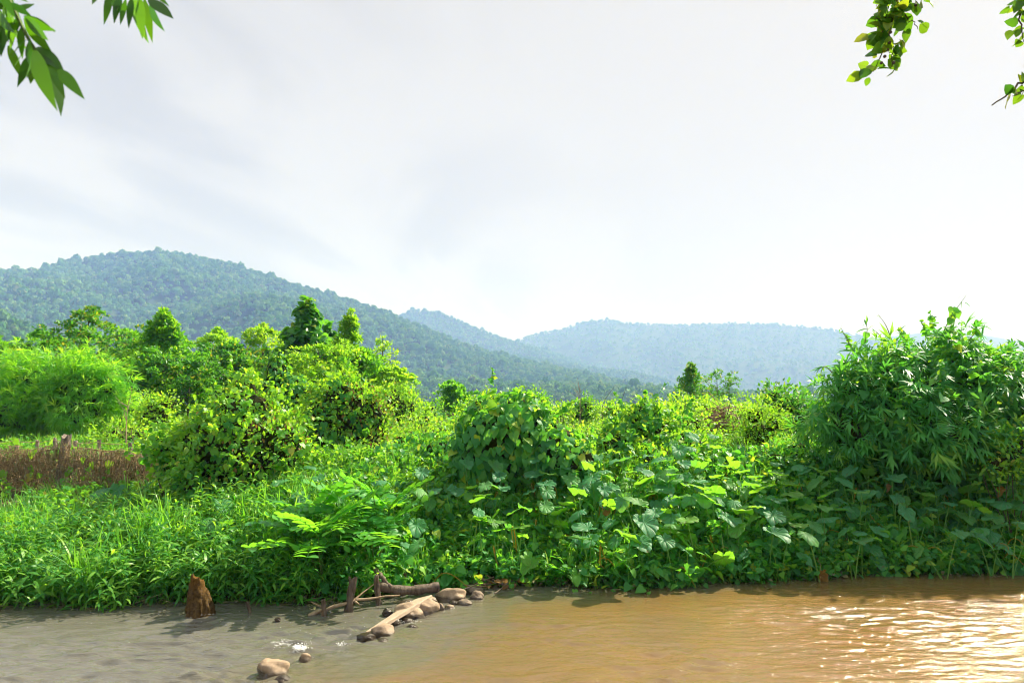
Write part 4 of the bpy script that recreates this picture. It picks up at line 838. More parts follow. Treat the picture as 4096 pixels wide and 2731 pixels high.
for (px, py, k) in TL:
    r = np.random.default_rng(int(px * 7 + py * 13)); h = float(np.clip(r.normal(.80, .13), .5, 1.1))
    if px < 1600: h *= .75
    if py > 2100: h *= .85
    P = hit(px, py, h); size = r.uniform(.27, .43) * (1.0 if py > 1880 else .9)
    if 2500 < px < 3200 and py > 1930: size *= 1.15
    gb = np.array([P[0] + r.normal(0, .12), P[1] + r.uniform(.0, .22), 0]); gb[2] = gz(gb[0], gb[1]) - .03
    lab = SPECIAL.get(k, None)
    if k == 2: lab = ('taro plant holding a withered brown leaf, beside the feathery weeds of the sunny bed' if px < 2600 else 'taro plant holding a crumpled orange-brown leaf near the right edge' if px > 3800 else 'taro plant with a drooping brown leaf below the thicket')
    else:
        zn = taro_zone(px, py); lab = zn; n_in = len(_zone[zn])
        if n_in > 1: lab = ordinal(_zone[zn].index((px, py))) + ' ' + zn + ', counted from the left'
    root = empty('taro_plant', gb, lab, 'taro', 'withered taro plants' if k == 2 else zn.replace('taro plant', 'taro plants'))
    ms = {0: TARO, 1: TARO_LIT, 2: TAROD}[k]
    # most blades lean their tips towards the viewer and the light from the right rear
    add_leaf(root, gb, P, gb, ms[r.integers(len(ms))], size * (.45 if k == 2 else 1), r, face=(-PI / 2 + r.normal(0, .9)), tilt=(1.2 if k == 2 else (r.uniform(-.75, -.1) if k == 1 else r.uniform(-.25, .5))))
    for q in range(r.integers(1, 3)):
        T2 = np.array([gb[0] + r.normal(0, .28), gb[1] + r.normal(0, .25), 0]); T2[2] = max(gz(T2[0], T2[1]), gb[2]) + h * r.uniform(.35, .85)
        add_leaf(root, gb, T2, gb + [r.normal(0, .03), r.normal(0, .03), 0], (TARO if k != 1 or r.random() < .4 else TARO_LIT)[r.integers(3)], size * r.uniform(.55, .95), r)

    if r.random() < .30:                             # an old stalk gone orange, bent over
        e = np.array([r.normal(0, .22), -r.uniform(.05, .3), h * r.uniform(.35, .7)]); mb = MB(); mb.tube(path([[0, 0, 0], e * [.5, .5, 1.1], e, e + [r.normal(0, .12), -.05, -r.uniform(.1, .3)]], 9), np.linspace(.011, .005, 9), 5, r.random()); q = obj('dead_stalk', mb.mesh('dead_stalk', M['dead_stalk']), root); q['label'] = 'withered orange stalk'
# ------------------------------------------------------------------ feather-leaved plants (pinnate fronds)
def frond_mesh(seed):
    r = np.random.default_rng(seed); mb = MB(); t_ = np.linspace(0, 1, 9); Q = np.stack([.03 * np.sin(t_ * 3 + seed), t_, .12 * t_ - .42 * t_ ** 2], -1); mb.tube(Q, np.linspace(.010, .004, 9), 4, .4)
    n = 7; f = np.linspace(.14, .98, n)
    for s in (-1, 1):
        P = np.stack([np.interp(f, t_, Q[:, k]) for k in range(3)], -1); D = np.stack([np.full(n, s * 1.0), np.full(n, .35), r.normal(-.05, .1, n)], -1); Nn = np.tile([-.25 * s, 0, 1.0], (n, 1)) + r.normal(0, .12, (n, 3))
        X, Y, Z = frames(D, Nn); mb.stamp(leaf_oval(.31, .05, .1), P, X, Y, Z, .20 + .09 * np.sin(PI * (f * .8 + .12)), r.random(n) * .3)
    return mb.mesh('frond', M['senna'])
FR = [frond_mesh(i) for i in range(4)]
for (px, py, h, nf, lb_) in [(1230, 2020, .85, 15, 'feather-leaved plant behind the taro, leftmost of its row'), (1380, 2010, .95, 17, 'tall feather-leaved plant in the centre of the left bank'), (1540, 1960, 1.1, 15, 'feather-leaved plant with an upright bright frond below the leaf dome'),
                           (1300, 2150, .8, 14, 'dark feather-leaved plant drooping low over the weeds'), (1500, 2110, .8, 14, 'feather-leaved plant above the driftwood branches'), (1180, 2130, .7, 10, 'small feather-leaved plant at the edge of the grass')]:
    r = np.random.default_rng(px); P = hit(px, py, h); gb = np.array([P[0], P[1] + .1, 0]); gb[2] = gz(gb[0], gb[1]); root = empty('feather_leaved_plant', gb, lb_, 'plant')
    mb = MB(); ends = []
    for q in range(4):
        e = np.array([r.normal(0, .16), r.normal(-.08, .12), h * r.uniform(.65, 1)]); ends.append(e); mb.tube(path([[0, 0, -.05], e * .5 + r.normal(0, .03, 3), e], 6), np.linspace(.014, .006, 6), 5)
    obj('stem', mb.mesh('stem', M['stem']), root)
    for i in range(int(nf * .7)):
        e = ends[i % 4] * (1 if i < nf * .6 else r.uniform(.5, .9)); az = i * 2.4 + r.normal(0, .3); el = r.uniform(-.05, .55) if i % 4 else .9
        D = np.array([math.cos(az) * math.cos(el), math.sin(az) * math.cos(el) - .15, math.sin(el)]); X, Y, Z = frames(D[None], (UP + r.normal(0, .15, 3))[None]); obj('frond', FR[i % 4], root, mw=mat4(X[0], Y[0], Z[0], r.uniform(.55, .85), e))

# ------------------------------------------------------------------ undergrowth nobody could count
def persicaria(seed):
    r = np.random.default_rng(seed); mb = MB(); h = r.uniform(.36, .56); Q = path([[0, 0, -.04], [r.normal(0, .05), r.normal(0, .05), h * .5], [r.normal(0, .13), r.normal(0, .13), h]], 6); mb.tube(Q, np.linspace(.006, .003, 6), 3, .8)
    n = 15; f = np.linspace(.15, 1, n); P = np.stack([np.interp(f, np.linspace(0, 1, 6), Q[:, k]) for k in range(3)], -1); az = np.arange(n) * 2.3 + r.normal(0, .4, n); el = np.interp(f, [0, .8, 1], [.05, .5, 1.1]) + r.normal(0, .15, n)
    D = np.stack([np.cos(az) * np.cos(el), np.sin(az) * np.cos(el), np.sin(el)], -1); X, Y, Z = frames(D, UP + r.normal(0, .2, (n, 3))); S = r.uniform(.11, .17, n) * np.interp(f, [0, .8, 1], [1, 1, .6]); rv = r.random(n) * .35
    for q, T in enumerate((leaf_strip(.10, 4, 1.5, fold=.0), leaf_strip(.095, 4, 1.1))): mb.stamp(T, P[q::2], X[q::2], Y[q::2], Z[q::2], S[q::2], rv[q::2])
    return mb.mesh('weed', M['weed'])
def grass_tuft(seed, hmin, hmax, nb, wd=.018, mat='grass'):
    r = np.random.default_rng(seed); mb = MB(); az = r.uniform(0, 6.28, nb); el = r.uniform(.95, 1.5, nb); P = np.stack([r.normal(0, .05, nb), r.normal(0, .05, nb), np.full(nb, -.03)], -1)
    D = np.stack([np.cos(az) * np.cos(el), np.sin(az) * np.cos(el), np.sin(el)], -1); Nn = np.stack([-np.cos(az), -np.sin(az), np.full(nb, .3)], -1) * -1; X, Y, Z = frames(D, Nn); S = r.uniform(hmin, hmax, nb); rv = r.random(nb) * .4
    for q, a in enumerate((.7, 1.3, 1.9)): mb.stamp(leaf_strip(wd, 5, a, prof=([0, .3, .7, 1], [.6, 1, .7, 0])), P[q::3], X[q::3], Y[q::3], Z[q::3], S[q::3], rv[q::3])
    return mb.mesh('grass', M[mat])
def broad_weed(seed, T, ls, mat, h=.4, n=16):
    r = np.random.default_rng(seed); mb = MB(); Pn = []
    for s in range(3):
        e = np.array([r.normal(0, .16), r.normal(0, .16), h * r.uniform(.7, 1.1)]); Q = path([[0, 0, -.03], e * .5 + r.normal(0, .03, 3), e], 5); mb.tube(Q, np.linspace(.005, .002, 5), 3, .8)
        f = r.uniform(.25, 1, n // 3 + 1); Pn.append(np.stack([np.interp(f, np.linspace(0, 1, 5), Q[:, k]) for k in range(3)], -1))
    P = np.concatenate(Pn); n = len(P); D, Nr = orient('spray', norm(r.normal(size=(n, 3)) * [1, 1, .3]), r); X, Y, Z = frames(D, Nr); mb.stamp(T, P, X, Y, Z, ls * r.uniform(.7, 1.2, n), r.random(n) * .35); return mb.mesh('weed', M[mat])
def vine_patch(seed, mat, ls=.11, n=13):
    r = np.random.default_rng(seed); mb = MB(); P = np.stack([r.normal(0, .13, n), r.normal(0, .13, n), r.uniform(.04, .34, n)], -1); D = norm(np.stack([r.normal(0, .6, n), r.normal(-.7, .5, n), r.normal(-.35, .3, n)], -1)); X, Y, Z = frames(D, norm(np.stack([r.normal(0, .3, n), r.normal(-.35, .3, n), np.ones(n)], -1))); S = ls * r.uniform(.6, 1.3, n)
    for q in range(4): mb.stamp(HEART[q], P[q::4], X[q::4], Y[q::4], Z[q::4], S[q::4], r.random(len(P[q::4])) * .3)
    for i in range(0, n, 3): mb.tube([[P[i, 0] * .5, P[i, 1] * .5, -.03], P[i]], .003, 3, .8, cap=False)
    return mb.mesh('vine_patch', M[mat])
C_PER = template_collection('t_persicaria', [persicaria(i) for i in range(8)])
C_GT = template_collection('t_tall_grass', [grass_tuft(20 + i, .4, .95, 13, .016) for i in range(6)])
C_GS = template_collection('t_short_grass', [grass_tuft(40 + i, .16, .42, 18, .014) for i in range(6)])
C_GD = template_collection('t_dark_grass', [grass_tuft(50 + i, .16, .46, 16, .014, 'grass_dark') for i in range(6)])
C_BW = template_collection('t_broad_weed', [broad_weed(60 + i, OV, .11, 'weed') for i in range(5)])
C_YW = template_collection('t_yellow_weed', [broad_weed(70 + i, OV, .10, 'vine_yellow', .45, 22) for i in range(5)])
C_VP = template_collection('t_vine_patch', [vine_patch(80 + i, 'vine') for i in range(6)])
def spread(n, x0, x1, d0, d1, seed, dens=None, lift=0.0, absolute=False):
    r = np.random.default_rng(seed); x = r.uniform(x0, x1, n); y = r.uniform(d0, d1, n) + (0 if absolute else shore(x))
    if dens is not None: k = r.random(n) < dens(x, y, y - shore(x), 2048 + FPX * x / y); x, y = x[k], y[k]
    return np.stack([x, y, ground_z(x, y) + lift], -1), r
def lay(name, label, cat, PR, coll, s0, s1, tilt=.18, seed=0, lean=-.1):
    P, r = PR; n = len(P); R = np.stack([r.normal(-lean, tilt, n), r.normal(0, tilt, n), r.uniform(0, 6.28, n)], -1)
    return scatter(name, label, cat, P, R, r.uniform(s0, s1, n), coll, seed=seed)
lay('shore_weeds', 'narrow-leaved weeds crowding the left water edge', 'weeds', spread(2300, -8.5, -1.6, -.12, 2.5, 1, lambda x, y, d, px: np.where(px < 1400, np.where(d < 1.7, 1.0, .45), .2)), C_PER, .95, 1.65, .25, seed=1)
lay('shore_grass', 'long bright grass blades among the left shore weeds', 'grass', spread(1200, -8.5, -2.0, .05, 2.2, 2, lambda x, y, d, px: np.where((px > 260) & (px < 850), .7, .22) * (vnoise(x * 1.3, y * 1.6, 88) > .5)), C_GT, .75, 1.3, seed=2)
lay('slope_grass', 'dark low grass on the shaded slope below the dry vine fence', 'grass', spread(1500, -9.5, -3.2, 1.7, 4.4, 3, lambda x, y, d, px: np.where((px < 640) & (d > 3.0), .22, 1)), C_GD, .8, 1.5, .35, seed=3)
lay('slope_vines', 'small creeping leaves on the slope below the dry vine fence', 'vines', spread(900, -9, -3, 1.6, 4.7, 4, lambda x, y, d, px: np.where((px < 640) & (d > 3.2), .15, 1)), C_VP, .4, .8, seed=4)
lay('slope_weeds', 'mixed leafy weeds on the slope below the dry vine fence', 'weeds', spread(900, -9, -3, 1.4, 4.6, 14, lambda x, y, d, px: np.where((px < 640) & (d > 2.9), .06, 1)), C_BW, .6, 1.1, seed=14)
lay('shore_broad_weeds', 'broader weeds mixed into the left shore growth', 'weeds', spread(900, -8.5, -2.0, .0, 2.6, 15, lambda x, y, d, px: np.where(px < 1300, .6, .2)), C_BW, .5, 1.3, seed=15)
lay('shore_yellow_weeds', 'yellowish sprigs in the left shore growth', 'weeds', spread(500, -8.5, -2.0, .3, 3.2, 16, lambda x, y, d, px: np.where(px < 1300, .5, .3)), C_YW, .5, 1.2, seed=16)
lay('right_bank_vines', 'large heart-shaped creeper leaves hanging over the bank below the thicket', 'vines', spread(1300, 3.2, 9.8, .0, 3.4, 17), C_VP, .75, 1.3, seed=17)
def litter(seed):
    r = np.random.default_rng(seed); mb = MB()
    for i in range(4): c = r.normal(0, .08, 3) * [1, 1, .1]; d = norm(r.normal(size=3) * [1, 1, .15]) * r.uniform(.05, .2); mb.tube(path([c - d, c + r.normal(0, .01, 3), c + d], 4), .004, 3, r.random(), cap=False)
    n = 7; P = r.normal(0, .1, (n, 3)) * [1, 1, .12]; D, Nr = orient('flat', P, r); X, Y, Z = frames(D, Nr); mb.stamp(OV, P, X, Y, Z, r.uniform(.04, .10, n), r.random(n)); return mb.mesh('litter', M['straw'])
C_LI = template_collection('t_litter', [litter(90 + i) for i in range(5)])
lay('shore_litter', 'dead leaves and twigs caught along the waterline', 'litter', spread(420, -8.5, 9.5, -.16, .28, 18, lift=.05), C_LI, .6, 1.3, .1, seed=18)
lay('bank_weeds', 'narrow-leaved weeds along the foot of the taro bank', 'weeds', spread(1500, -2.6, 9, -.05, 1.4, 5, lambda x, y, d, px: np.where(d < .5, .9, .4)), C_PER, .5, .95, seed=5)
lay('low_bank_vines', 'heart-leaved creepers low on the taro bank', 'vines', spread(1100, -2.6, 9, .0, 1.9, 19), C_VP, .7, 1.2, seed=19)
lay('bank_broad_weeds', 'mixed leafy weeds between the taro stalks', 'weeds', spread(3000, -4.2, 9.5, .15, 4.2, 6), C_BW, .5, .95, seed=6)
lay('bank_vines', 'creeping heart-leaved vines covering the taro bank', 'vines', spread(3300, -3.5, 9.8, .05, 4.6, 7, lambda x, y, d, px: np.where(px > 3100, 1., .62)), C_VP, .5, 1.05, seed=7)
lay('sunny_weeds', 'yellow-green weeds in the sunny middle of the taro bed', 'weeds', spread(1500, -4.0, 4.5, .5, 4.5, 8, lambda x, y, d, px: np.where((px > 2050) & (px < 3050), 1., .4)), C_YW, .45, .85, seed=8)
lay('bank_grass', 'dark grass tufts in the gaps of the bank', 'grass', spread(1100, -3.0, 9.5, .05, 4.5, 9), C_GT, .35, .75, seed=9)
lay('field_weeds', 'sunlit weeds covering the field behind the bank', 'weeds', spread(4200, -16, 20, 13.2, 33, 10, lambda x, y, d, px: np.where((px > -200) & (px < 4300), np.where(y < 20, .9, .55), 0), absolute=True), C_BW, .45, .9, seed=10)
lay('field_grass', 'bright grass and dry stalks in the field behind the bank', 'grass', spread(5200, -26, 28, 13.2, 50, 11, lambda x, y, d, px: np.where((px > -200) & (px < 4300), .8, 0), absolute=True), C_GS, .7, 1.4, seed=11)
lay('far_field_weeds', 'low bushes blurring into a green band at the far side of the field', 'weeds', spread(3000, -60, 80, 33, 110, 12, lambda x, y, d, px: np.where((px > -200) & (px < 4300), .9, 0), absolute=True), C_YW, 1.2, 2.6, seed=12)

# ------------------------------------------------------------------ dry vine fence, left
r = np.random.default_rng(900)
def fence_pt(px, Y=14.2): a = at(px, 1800, Y); return np.array([a[0], Y, gz(a[0], Y)])
FY = 14.25
rf = empty('dry_vine_fence', (*at(250, 1850, FY)[:2], gz(at(250, 1850, FY)[0], FY)), 'wire fence buried under a curtain of dead brown vines at the left edge', 'fence'); o3 = np.array(rf.location)
x0, x1 = at(-260, 1800, FY)[0], at(640, 1800, FY)[0]
def topz(x): return .10 * (vnoise(np.asarray(x, float) * 3.1, np.zeros_like(np.asarray(x, float)), 91) - .6) + .05 * (vnoise(np.asarray(x, float) * 9.0, np.zeros_like(np.asarray(x, float)), 92) - .5) + np.interp(x, [at(q, 1800, FY)[0] for q in (-260, 0, 150, 230, 262, 300, 420, 560, 640)], [at(0, q, FY)[2] for q in (1800, 1790, 1785, 1762, 1745, 1785, 1792, 1800, 1850)])
mb = MB()
for i in range(1500):
    x = r.uniform(x0, x1); zt = topz(x); zb = at(0, 1975, FY)[2] + .05 * r.normal(); k = r.random()
    if k < .45: A_ = np.array([x, 0, r.uniform(zb, zt)]); B_ = A_ + [r.normal(0, .5), 0, r.normal(-.12, .12)]
    elif k < .8: A_ = np.array([x, 0, zt - abs(r.normal(0, .06))]); B_ = np.array([x + r.normal(0, .18), 0, zb + r.uniform(0, .5) * (zt - zb)])
    else: A_ = np.array([x, -.1, zb]); B_ = A_ + [r.normal(0, .5), -r.uniform(.1, .7), -r.uniform(0, .15)]
    A_[1] += FY + r.normal(0, .12); B_[1] += FY + r.normal(-.03, .1); B_[2] = min(B_[2], float(topz(B_[0])))
    md = (A_ + B_) / 2 + r.normal(0, .07, 3) - [0, 0, .04]
    mb.tube(path([A_, md, B_], 5) - o3, r.uniform(.003, .008), 3, cap=False)
q = obj('dead_vine', mb.mesh('dead_vine', M['dryvine']), rf); q['kind'] = 'stuff'
n = 1500; P = np.stack([r.uniform(x0, x1, n), FY + r.normal(-.05, .1, n), np.zeros(n)], -1); zb = at(0, 1960, FY)[2]; P[:, 2] = zb + (topz(P[:, 0]) - zb) * r.random(n) ** .8
D, Nr = orient('shingle', np.tile([0, -1, .1], (n, 1)), r); X, Y, Z = frames(D, Nr); mb = MB(); mb.stamp(OV, P - o3, X, Y, Z, r.uniform(.03, .07, n), r.random(n)); q = obj('dead_foliage', mb.mesh('dead_foliage', M['straw']), rf); q['kind'] = 'stuff'
ms = leaf_mesh(HEART, 'vine_yellow', 'heart')
for (px, py) in [(128, 1808), (140, 1800), (120, 1865), (128, 1890), (122, 1900), (160, 1895), (335, 1830), (365, 1850), (440, 1845), (350, 1870), (430, 1880), (210, 1760), (20, 1885), (270, 1890), (285, 1870), (60, 1760), (330, 1905)]:
    X, Y, Z = frames(np.array([[r.normal(0, .4), -.2, -1]]), np.array([[r.normal(0, .4), -1, .3]])); obj('leaf', ms[r.integers(4)], rf, mw=mat4(X[0], Y[0], Z[0], r.uniform(.09, .17), at(px, py, FY - .14) - o3))
def post_mesh(h, rad, seed, mat='post', top=.7):
    rr = np.random.default_rng(seed); z = np.linspace(-.15, h, 9); a = np.arange(10) * 2 * PI / 10; V = []
    for k, zz in enumerate(z): V += [[rad * (1 - (1 - top) * k / 8) * (1 + .16 * rr.normal() * (1 if k < 8 else 1.4)) * math.cos(b_) + .02 * math.sin(zz * 4 + seed), rad * (1 - (1 - top) * k / 8) * (1 + .12 * rr.normal()) * math.sin(b_), zz + (rr.normal() * rad * .35 if k == 8 else 0)] for b_ in a]
    V.append([0, 0, h - rad * .2]); F = [[k * 10 + j, k * 10 + (j + 1) % 10, k * 10 + 10 + (j + 1) % 10, k * 10 + 10 + j] for k in range(8) for j in range(10)]
    F3 = [f for q_ in F for f in ((q_[0], q_[1], q_[2]), (q_[0], q_[2], q_[3]))] + [(80 + j, 80 + (j + 1) % 10, 90) for j in range(10)]
    return mesh_np('post', V, F3, M[mat], False)
PB = fence_pt(258, FY + .02); obj('post', post_mesh(at(258, 1748, FY)[2] - PB[2], .115, 3), rf, loc=PB - o3)
# second fence line behind: short grey posts with a sagging wire
rw = empty('wire_fence', fence_pt(150, 16.0), 'short grey posts with rusty wire, standing behind the dry vine fence', 'fence'); o3 = np.array(rw.location); tops = []
for px, py in [(-120, 1762), (70, 1757), (150, 1760), (218, 1752), (300, 1764), (392, 1762), (520, 1770)]:
    b0 = fence_pt(px, 16.0); tp = at(px, py, 16.0); obj('post', post_mesh(tp[2] - b0[2], .055, px + 500), rw, loc=b0 - o3); tops.append(tp - o3)
for dz in (.03, .22):
    mb = MB(); Q = []
    for a, b_ in zip(tops[:-1], tops[1:]):
        for f in np.linspace(0, 1, 6)[:-1]: Q.append(a * (1 - f) + b_ * f - [0, .06, dz + .1 * f * (1 - f)])
    mb.tube(np.array(Q), .007, 4); obj('wire', mb.mesh('wire', M['drybranch']), rw)
rw = empty('field_fence', (*at(1810, 1690, 40)[:2], 1.5), 'three weathered fence posts with wires in the far field', 'fence'); o3 = np.array(rw.location); tops = []
for px, py in [(1760, 1652), (1812, 1652), (1868, 1646)]:
    b0 = at(px, 1690, 40); b0[2] = gz(b0[0], 40); tp = at(px, py, 40); obj('post', post_mesh(max(.6, tp[2] - b0[2]), .09, px), rw, loc=b0 - o3); tops.append(np.array([tp[0], 40, tp[2]]) - o3)
for dz in (.12, .4):
    mb = MB(); mb.tube(np.array(tops) - [0, .1, dz], .012, 4); obj('wire', mb.mesh('wire', M['drybranch']), rw)

# ------------------------------------------------------------------ brush pile
rp = empty('brush_pile', (*at(2895, 1720, 19)[:2], gz(at(2895, 1720, 19)[0], 19)), 'heap of dead brown branches in the field left of the feathery shrub', 'brush pile'); o3 = np.array(rp.location)
for i in range(90):
    c = at(r.normal(2890, 30), r.normal(1672, 22), 19 + r.normal(0, .15)); d = norm(r.normal(0, 1, 3) * [1, .6, .45]) * r.uniform(.15, .42); mb = MB(); mb.tube(path([c - d, c + r.normal(0, .04, 3), c + d], 5) - o3, np.linspace(.016, .006, 5), 4, cap=False); obj('branch', mb.mesh('branch', M['dryvine']), rp)
cc = at(2890, 1690, 19.1) - o3; mb = MB(); mb.add(cc + ICO3[0] * [.46, .35, .30] * (1 + .2 * r.normal(size=(len(ICO3[0]), 1))), ICO3[1]); obj('opaque_core', mb.mesh('opaque_core', M['dryvine'], False), rp)

# ------------------------------------------------------------------ river stones
def rock_mat(name, c1, c2, c3, wetz, rough=.75):
    m, t, out = new_mat(name); tcn = N(t, 'ShaderNodeTexCoord'); n1 = noise(t, tcn.outputs['Object'], 9, 6, .65); n2 = noise(t, tcn.outputs['Object'], 60, 4, .7); geo = N(t, 'ShaderNodeNewGeometry'); sp = N(t, 'ShaderNodeSeparateXYZ'); L(t, geo.outputs['Position'], sp.inputs[0])
    c = mixc(t, math_node(t, 'MULTIPLY', ramp(t, n2, [(.35, (0, 0, 0)), (.65, (1, 1, 1))]), .35), ramp(t, n1, [(.3, c1), (.55, c2), (.75, c3)]), c1)
    wl = math_node(t, 'ADD', sp.outputs[2], math_node(t, 'MULTIPLY', math_node(t, 'SUBTRACT', n1, .5), .08)); wet = ramp(t, math_node(t, 'MULTIPLY', wl, 1 / .25), [(wetz, (1, 1, 1)), (wetz + .14, (0, 0, 0))])
    p = principled(t, mixc(t, math_node(t, 'MULTIPLY', wet, .72), c, (.028, .022, .015)), rough, .4); L(t, math_node(t, 'SUBTRACT', rough, math_node(t, 'MULTIPLY', wet, rough - .2)), p.inputs['Roughness'])
    b = N(t, 'ShaderNodeBump'); b.inputs['Strength'].default_value = .9; b.inputs['Distance'].default_value = .02; L(t, mixc(t, .5, n1, n2), b.inputs['Height']); L(t, b.outputs[0], p.inputs['Normal']); L(t, p.outputs[0], out.inputs[0]); return m
M['rock'] = rock_mat('stone_tan', (.22, .155, .10), (.40, .29, .19), (.54, .42, .30), .10)
M['rock_wet'] = rock_mat('stone_wet', (.05, .035, .022), (.13, .085, .05), (.22, .15, .09), .45, .4)
M['rock_grey'] = rock_mat('stone_grey', (.12, .09, .065), (.26, .19, .13), (.42, .33, .24), .14)
def rock(label, x0, x1, y0, y1, Y, mat, seed, angular=.0, depth=.85, roll=0.0, sink=.25):
    rr = np.random.default_rng(seed); c = at((x0 + x1) / 2, (y0 + y1) / 2, Y); s = Y / FPX; rx = (x1 - x0) / 2 * s; hz = (y1 - y0) / 2 * s; rz = hz * (1 + sink); c[2] -= hz * sink
    v = ICO4[0].copy()
    if angular:
        for q in range(9):                     # flatten against random planes: a broken stone
            d = norm(rr.normal(size=3)); k = rr.uniform(.62, .88); e = v @ d; v -= np.maximum(e - k, 0)[:, None] * d * angular
    f = 1 + .13 * (vnoise(v[:, 0] * 1.6 + seed, v[:, 1] * 1.6 + v[:, 2] * 1.9, seed) * 2 - 1) + .05 * (vnoise(v[:, 0] * 4 + v[:, 2] * 2, v[:, 1] * 4 + v[:, 2] * 3, seed + 5) * 2 - 1)
    v = v * f[:, None] * [rx, rx * depth, rz]; a = roll; v = np.stack([v[:, 0] * math.cos(a) - v[:, 2] * math.sin(a), v[:, 1], v[:, 0] * math.sin(a) + v[:, 2] * math.cos(a)], -1)
    o = obj('river_stone', mesh_np('river_stone', v, ICO4[1], M[mat]), loc=c); tag(o, label, 'stone', 'stones of the little dam'); return o
def wY(py, back=.0): return onz(2048, py, 0)[1] + back
rock('biggest foreground stone, tan and angular, near the bottom edge', 1022, 1156, 2630, 2716, wY(2700, .1), 'rock', 1, .9)
rock('small round pale stone right behind the big foreground stone', 1196, 1246, 2612, 2654, wY(2646, .05), 'rock', 2, .2)
rock('dark wet stone barely showing in front of the big foreground stone', 1100, 1165, 2700, 2735, wY(2724, .03), 'rock_wet', 3)
rock('black wet stone under the lower end of the plank', 1420, 1502, 2528, 2570, wY(2562, .08), 'rock_wet', 4, .8)
rock('tan stone carrying the lower end of the plank', 1483, 1580, 2498, 2550, wY(2542, .10), 'rock', 5, .3)
rock('wet brown stone just awash beside the plank foot', 1500, 1562, 2552, 2578, wY(2572, .05), 'rock_wet', 6)
rock('small dark stone left of the stone pile', 1528, 1570, 2434, 2466, wY(2460, .06), 'rock_wet', 7, .4)
rock('large rounded boulder under the middle of the plank', 1573, 1700, 2408, 2478, wY(2472, .18), 'rock', 8, .2, roll=-.2)
rock('big boulder with a sharp bright face right of the plank', 1660, 1758, 2398, 2468, wY(2462, .18), 'rock', 9, .8, roll=-.35)
rock('brown wet stone in the spill below the plank', 1550, 1604, 2472, 2502, wY(2496, .05), 'rock_wet', 10, .6)
rock('flat wet stone in the spill between plank and boulders', 1606, 1652, 2470, 2490, wY(2486, .05), 'rock_wet', 11)
rock('low dark stone at the foot of the sharp-faced boulder', 1662, 1714, 2461, 2481, wY(2476, .05), 'rock_wet', 12)
rock('small upright stone right of the sharp-faced boulder', 1744, 1778, 2412, 2454, wY(2448, .08), 'rock_grey', 13, .4)
rock('small pale stone at the right foot of the pile', 1774, 1822, 2419, 2448, wY(2442, .08), 'rock', 14)
rock('longest boulder, lying tilted on top of the pile', 1738, 1866, 2350, 2410, wY(2408, .22), 'rock', 15, .5, roll=.16)
rock('flat pale stone behind the sharp-faced boulder', 1700, 1748, 2388, 2414, wY(2420, .2), 'rock', 16)
rock('squat stone at the water edge under the longest boulder', 1830, 1896, 2396, 2433, wY(2427, .1), 'rock_grey', 17, .4)
rock('rounded stone at the right end of the pile', 1880, 1938, 2364, 2410, wY(2404, .1), 'rock_grey', 18, .3)
rock('flat boulder behind the right end of the pile', 1862, 1940, 2346, 2392, wY(2388, .22), 'rock_grey', 19, .3)
rock('small dark stone wedged under the longest boulder', 1795, 1838, 2400, 2426, wY(2424, .12), 'rock_wet', 20)
rock('smooth greenish stone under the spilling water', 1622, 1672, 2494, 2526, wY(2518, .05), 'rock_wet', 21)
rock('tiny dark stone alone in the left shallows', 1098, 1122, 2468, 2484, wY(2480, .03), 'rock_wet', 22, .5)
rock('small stone behind the left end of the plank pile', 1590, 1660, 2400, 2436, wY(2438, .3), 'rock_grey', 23, .3)
rock('wet stone at the bank right of the pile', 1955, 2010, 2336, 2362, wY(2358, .1), 'rock_wet', 24, .4)

# ------------------------------------------------------------------ plank, stump, posts, driftwood
Y0, Y1 = wY(2545, .12), wY(2440, .12)
A_, B_ = at(1474, 2532, Y0), at(1697, 2392, Y1); ax = norm(B_ - A_); sd2 = norm(np.cross(ax, UP) + np.array([0, 0, .25])); nn = np.cross(sd2, ax)
mb = MB(); V = []
NS = 14
for k in range(NS):
    f = k / (NS - 1); c = A_ * (1 - f) + B_ * f; wd = (.045 + .085 * f ** .8) * (1 + .04 * math.sin(k * 2.1)); th_ = .022
    if k == NS - 1: wd *= .8
    for a, b_ in ((-1, -1), (1, -1), (1, .7), (.88, 1), (-.88, 1), (-1, .7)): V.append(c + sd2 * wd * a + nn * th_ * b_ + (ax * .04 * a if k == NS - 1 else 0))
V = np.array(V) - A_; F = [[k * 6 + j, k * 6 + (j + 1) % 6, k * 6 + 6 + (j + 1) % 6, k * 6 + 6 + j] for k in range(NS - 1) for j in range(6)]
mb.add(V, F); mb.add(V[:6], [[0, 5, 4, 3], [0, 3, 2, 1]]); mb.add(V[-6:], [[0, 1, 2, 3], [0, 3, 4, 5]])
m, t, out = new_mat('bleached_plank'); tcn = N(t, 'ShaderNodeTexCoord'); mp_ = N(t, 'ShaderNodeMapping'); mp_.inputs['Rotation'].default_value = (0, 0, -math.atan2(ax[1], ax[0])); L(t, tcn.outputs['Object'], mp_.inputs[0]); m2 = N(t, 'ShaderNodeMapping'); m2.inputs['Scale'].default_value = (.06, 1, 1); L(t, mp_.outputs[0], m2.inputs[0]); n1 = noise(t, m2.outputs[0], 70, 5, .6)
p = principled(t, ramp(t, n1, [(.3, (.34, .25, .17)), (.6, (.50, .39, .29))]), .8, .2); b = N(t, 'ShaderNodeBump'); b.inputs['Strength'].default_value = .3; b.inputs['Distance'].default_value = .004; L(t, n1, b.inputs['Height']); L(t, b.outputs[0], p.inputs['Normal']); L(t, p.outputs[0], out.inputs[0])
o = obj('plank', mb.mesh('plank', m, False), loc=A_); tag(o, 'bleached wooden plank lying tilted across the river stones', 'plank')
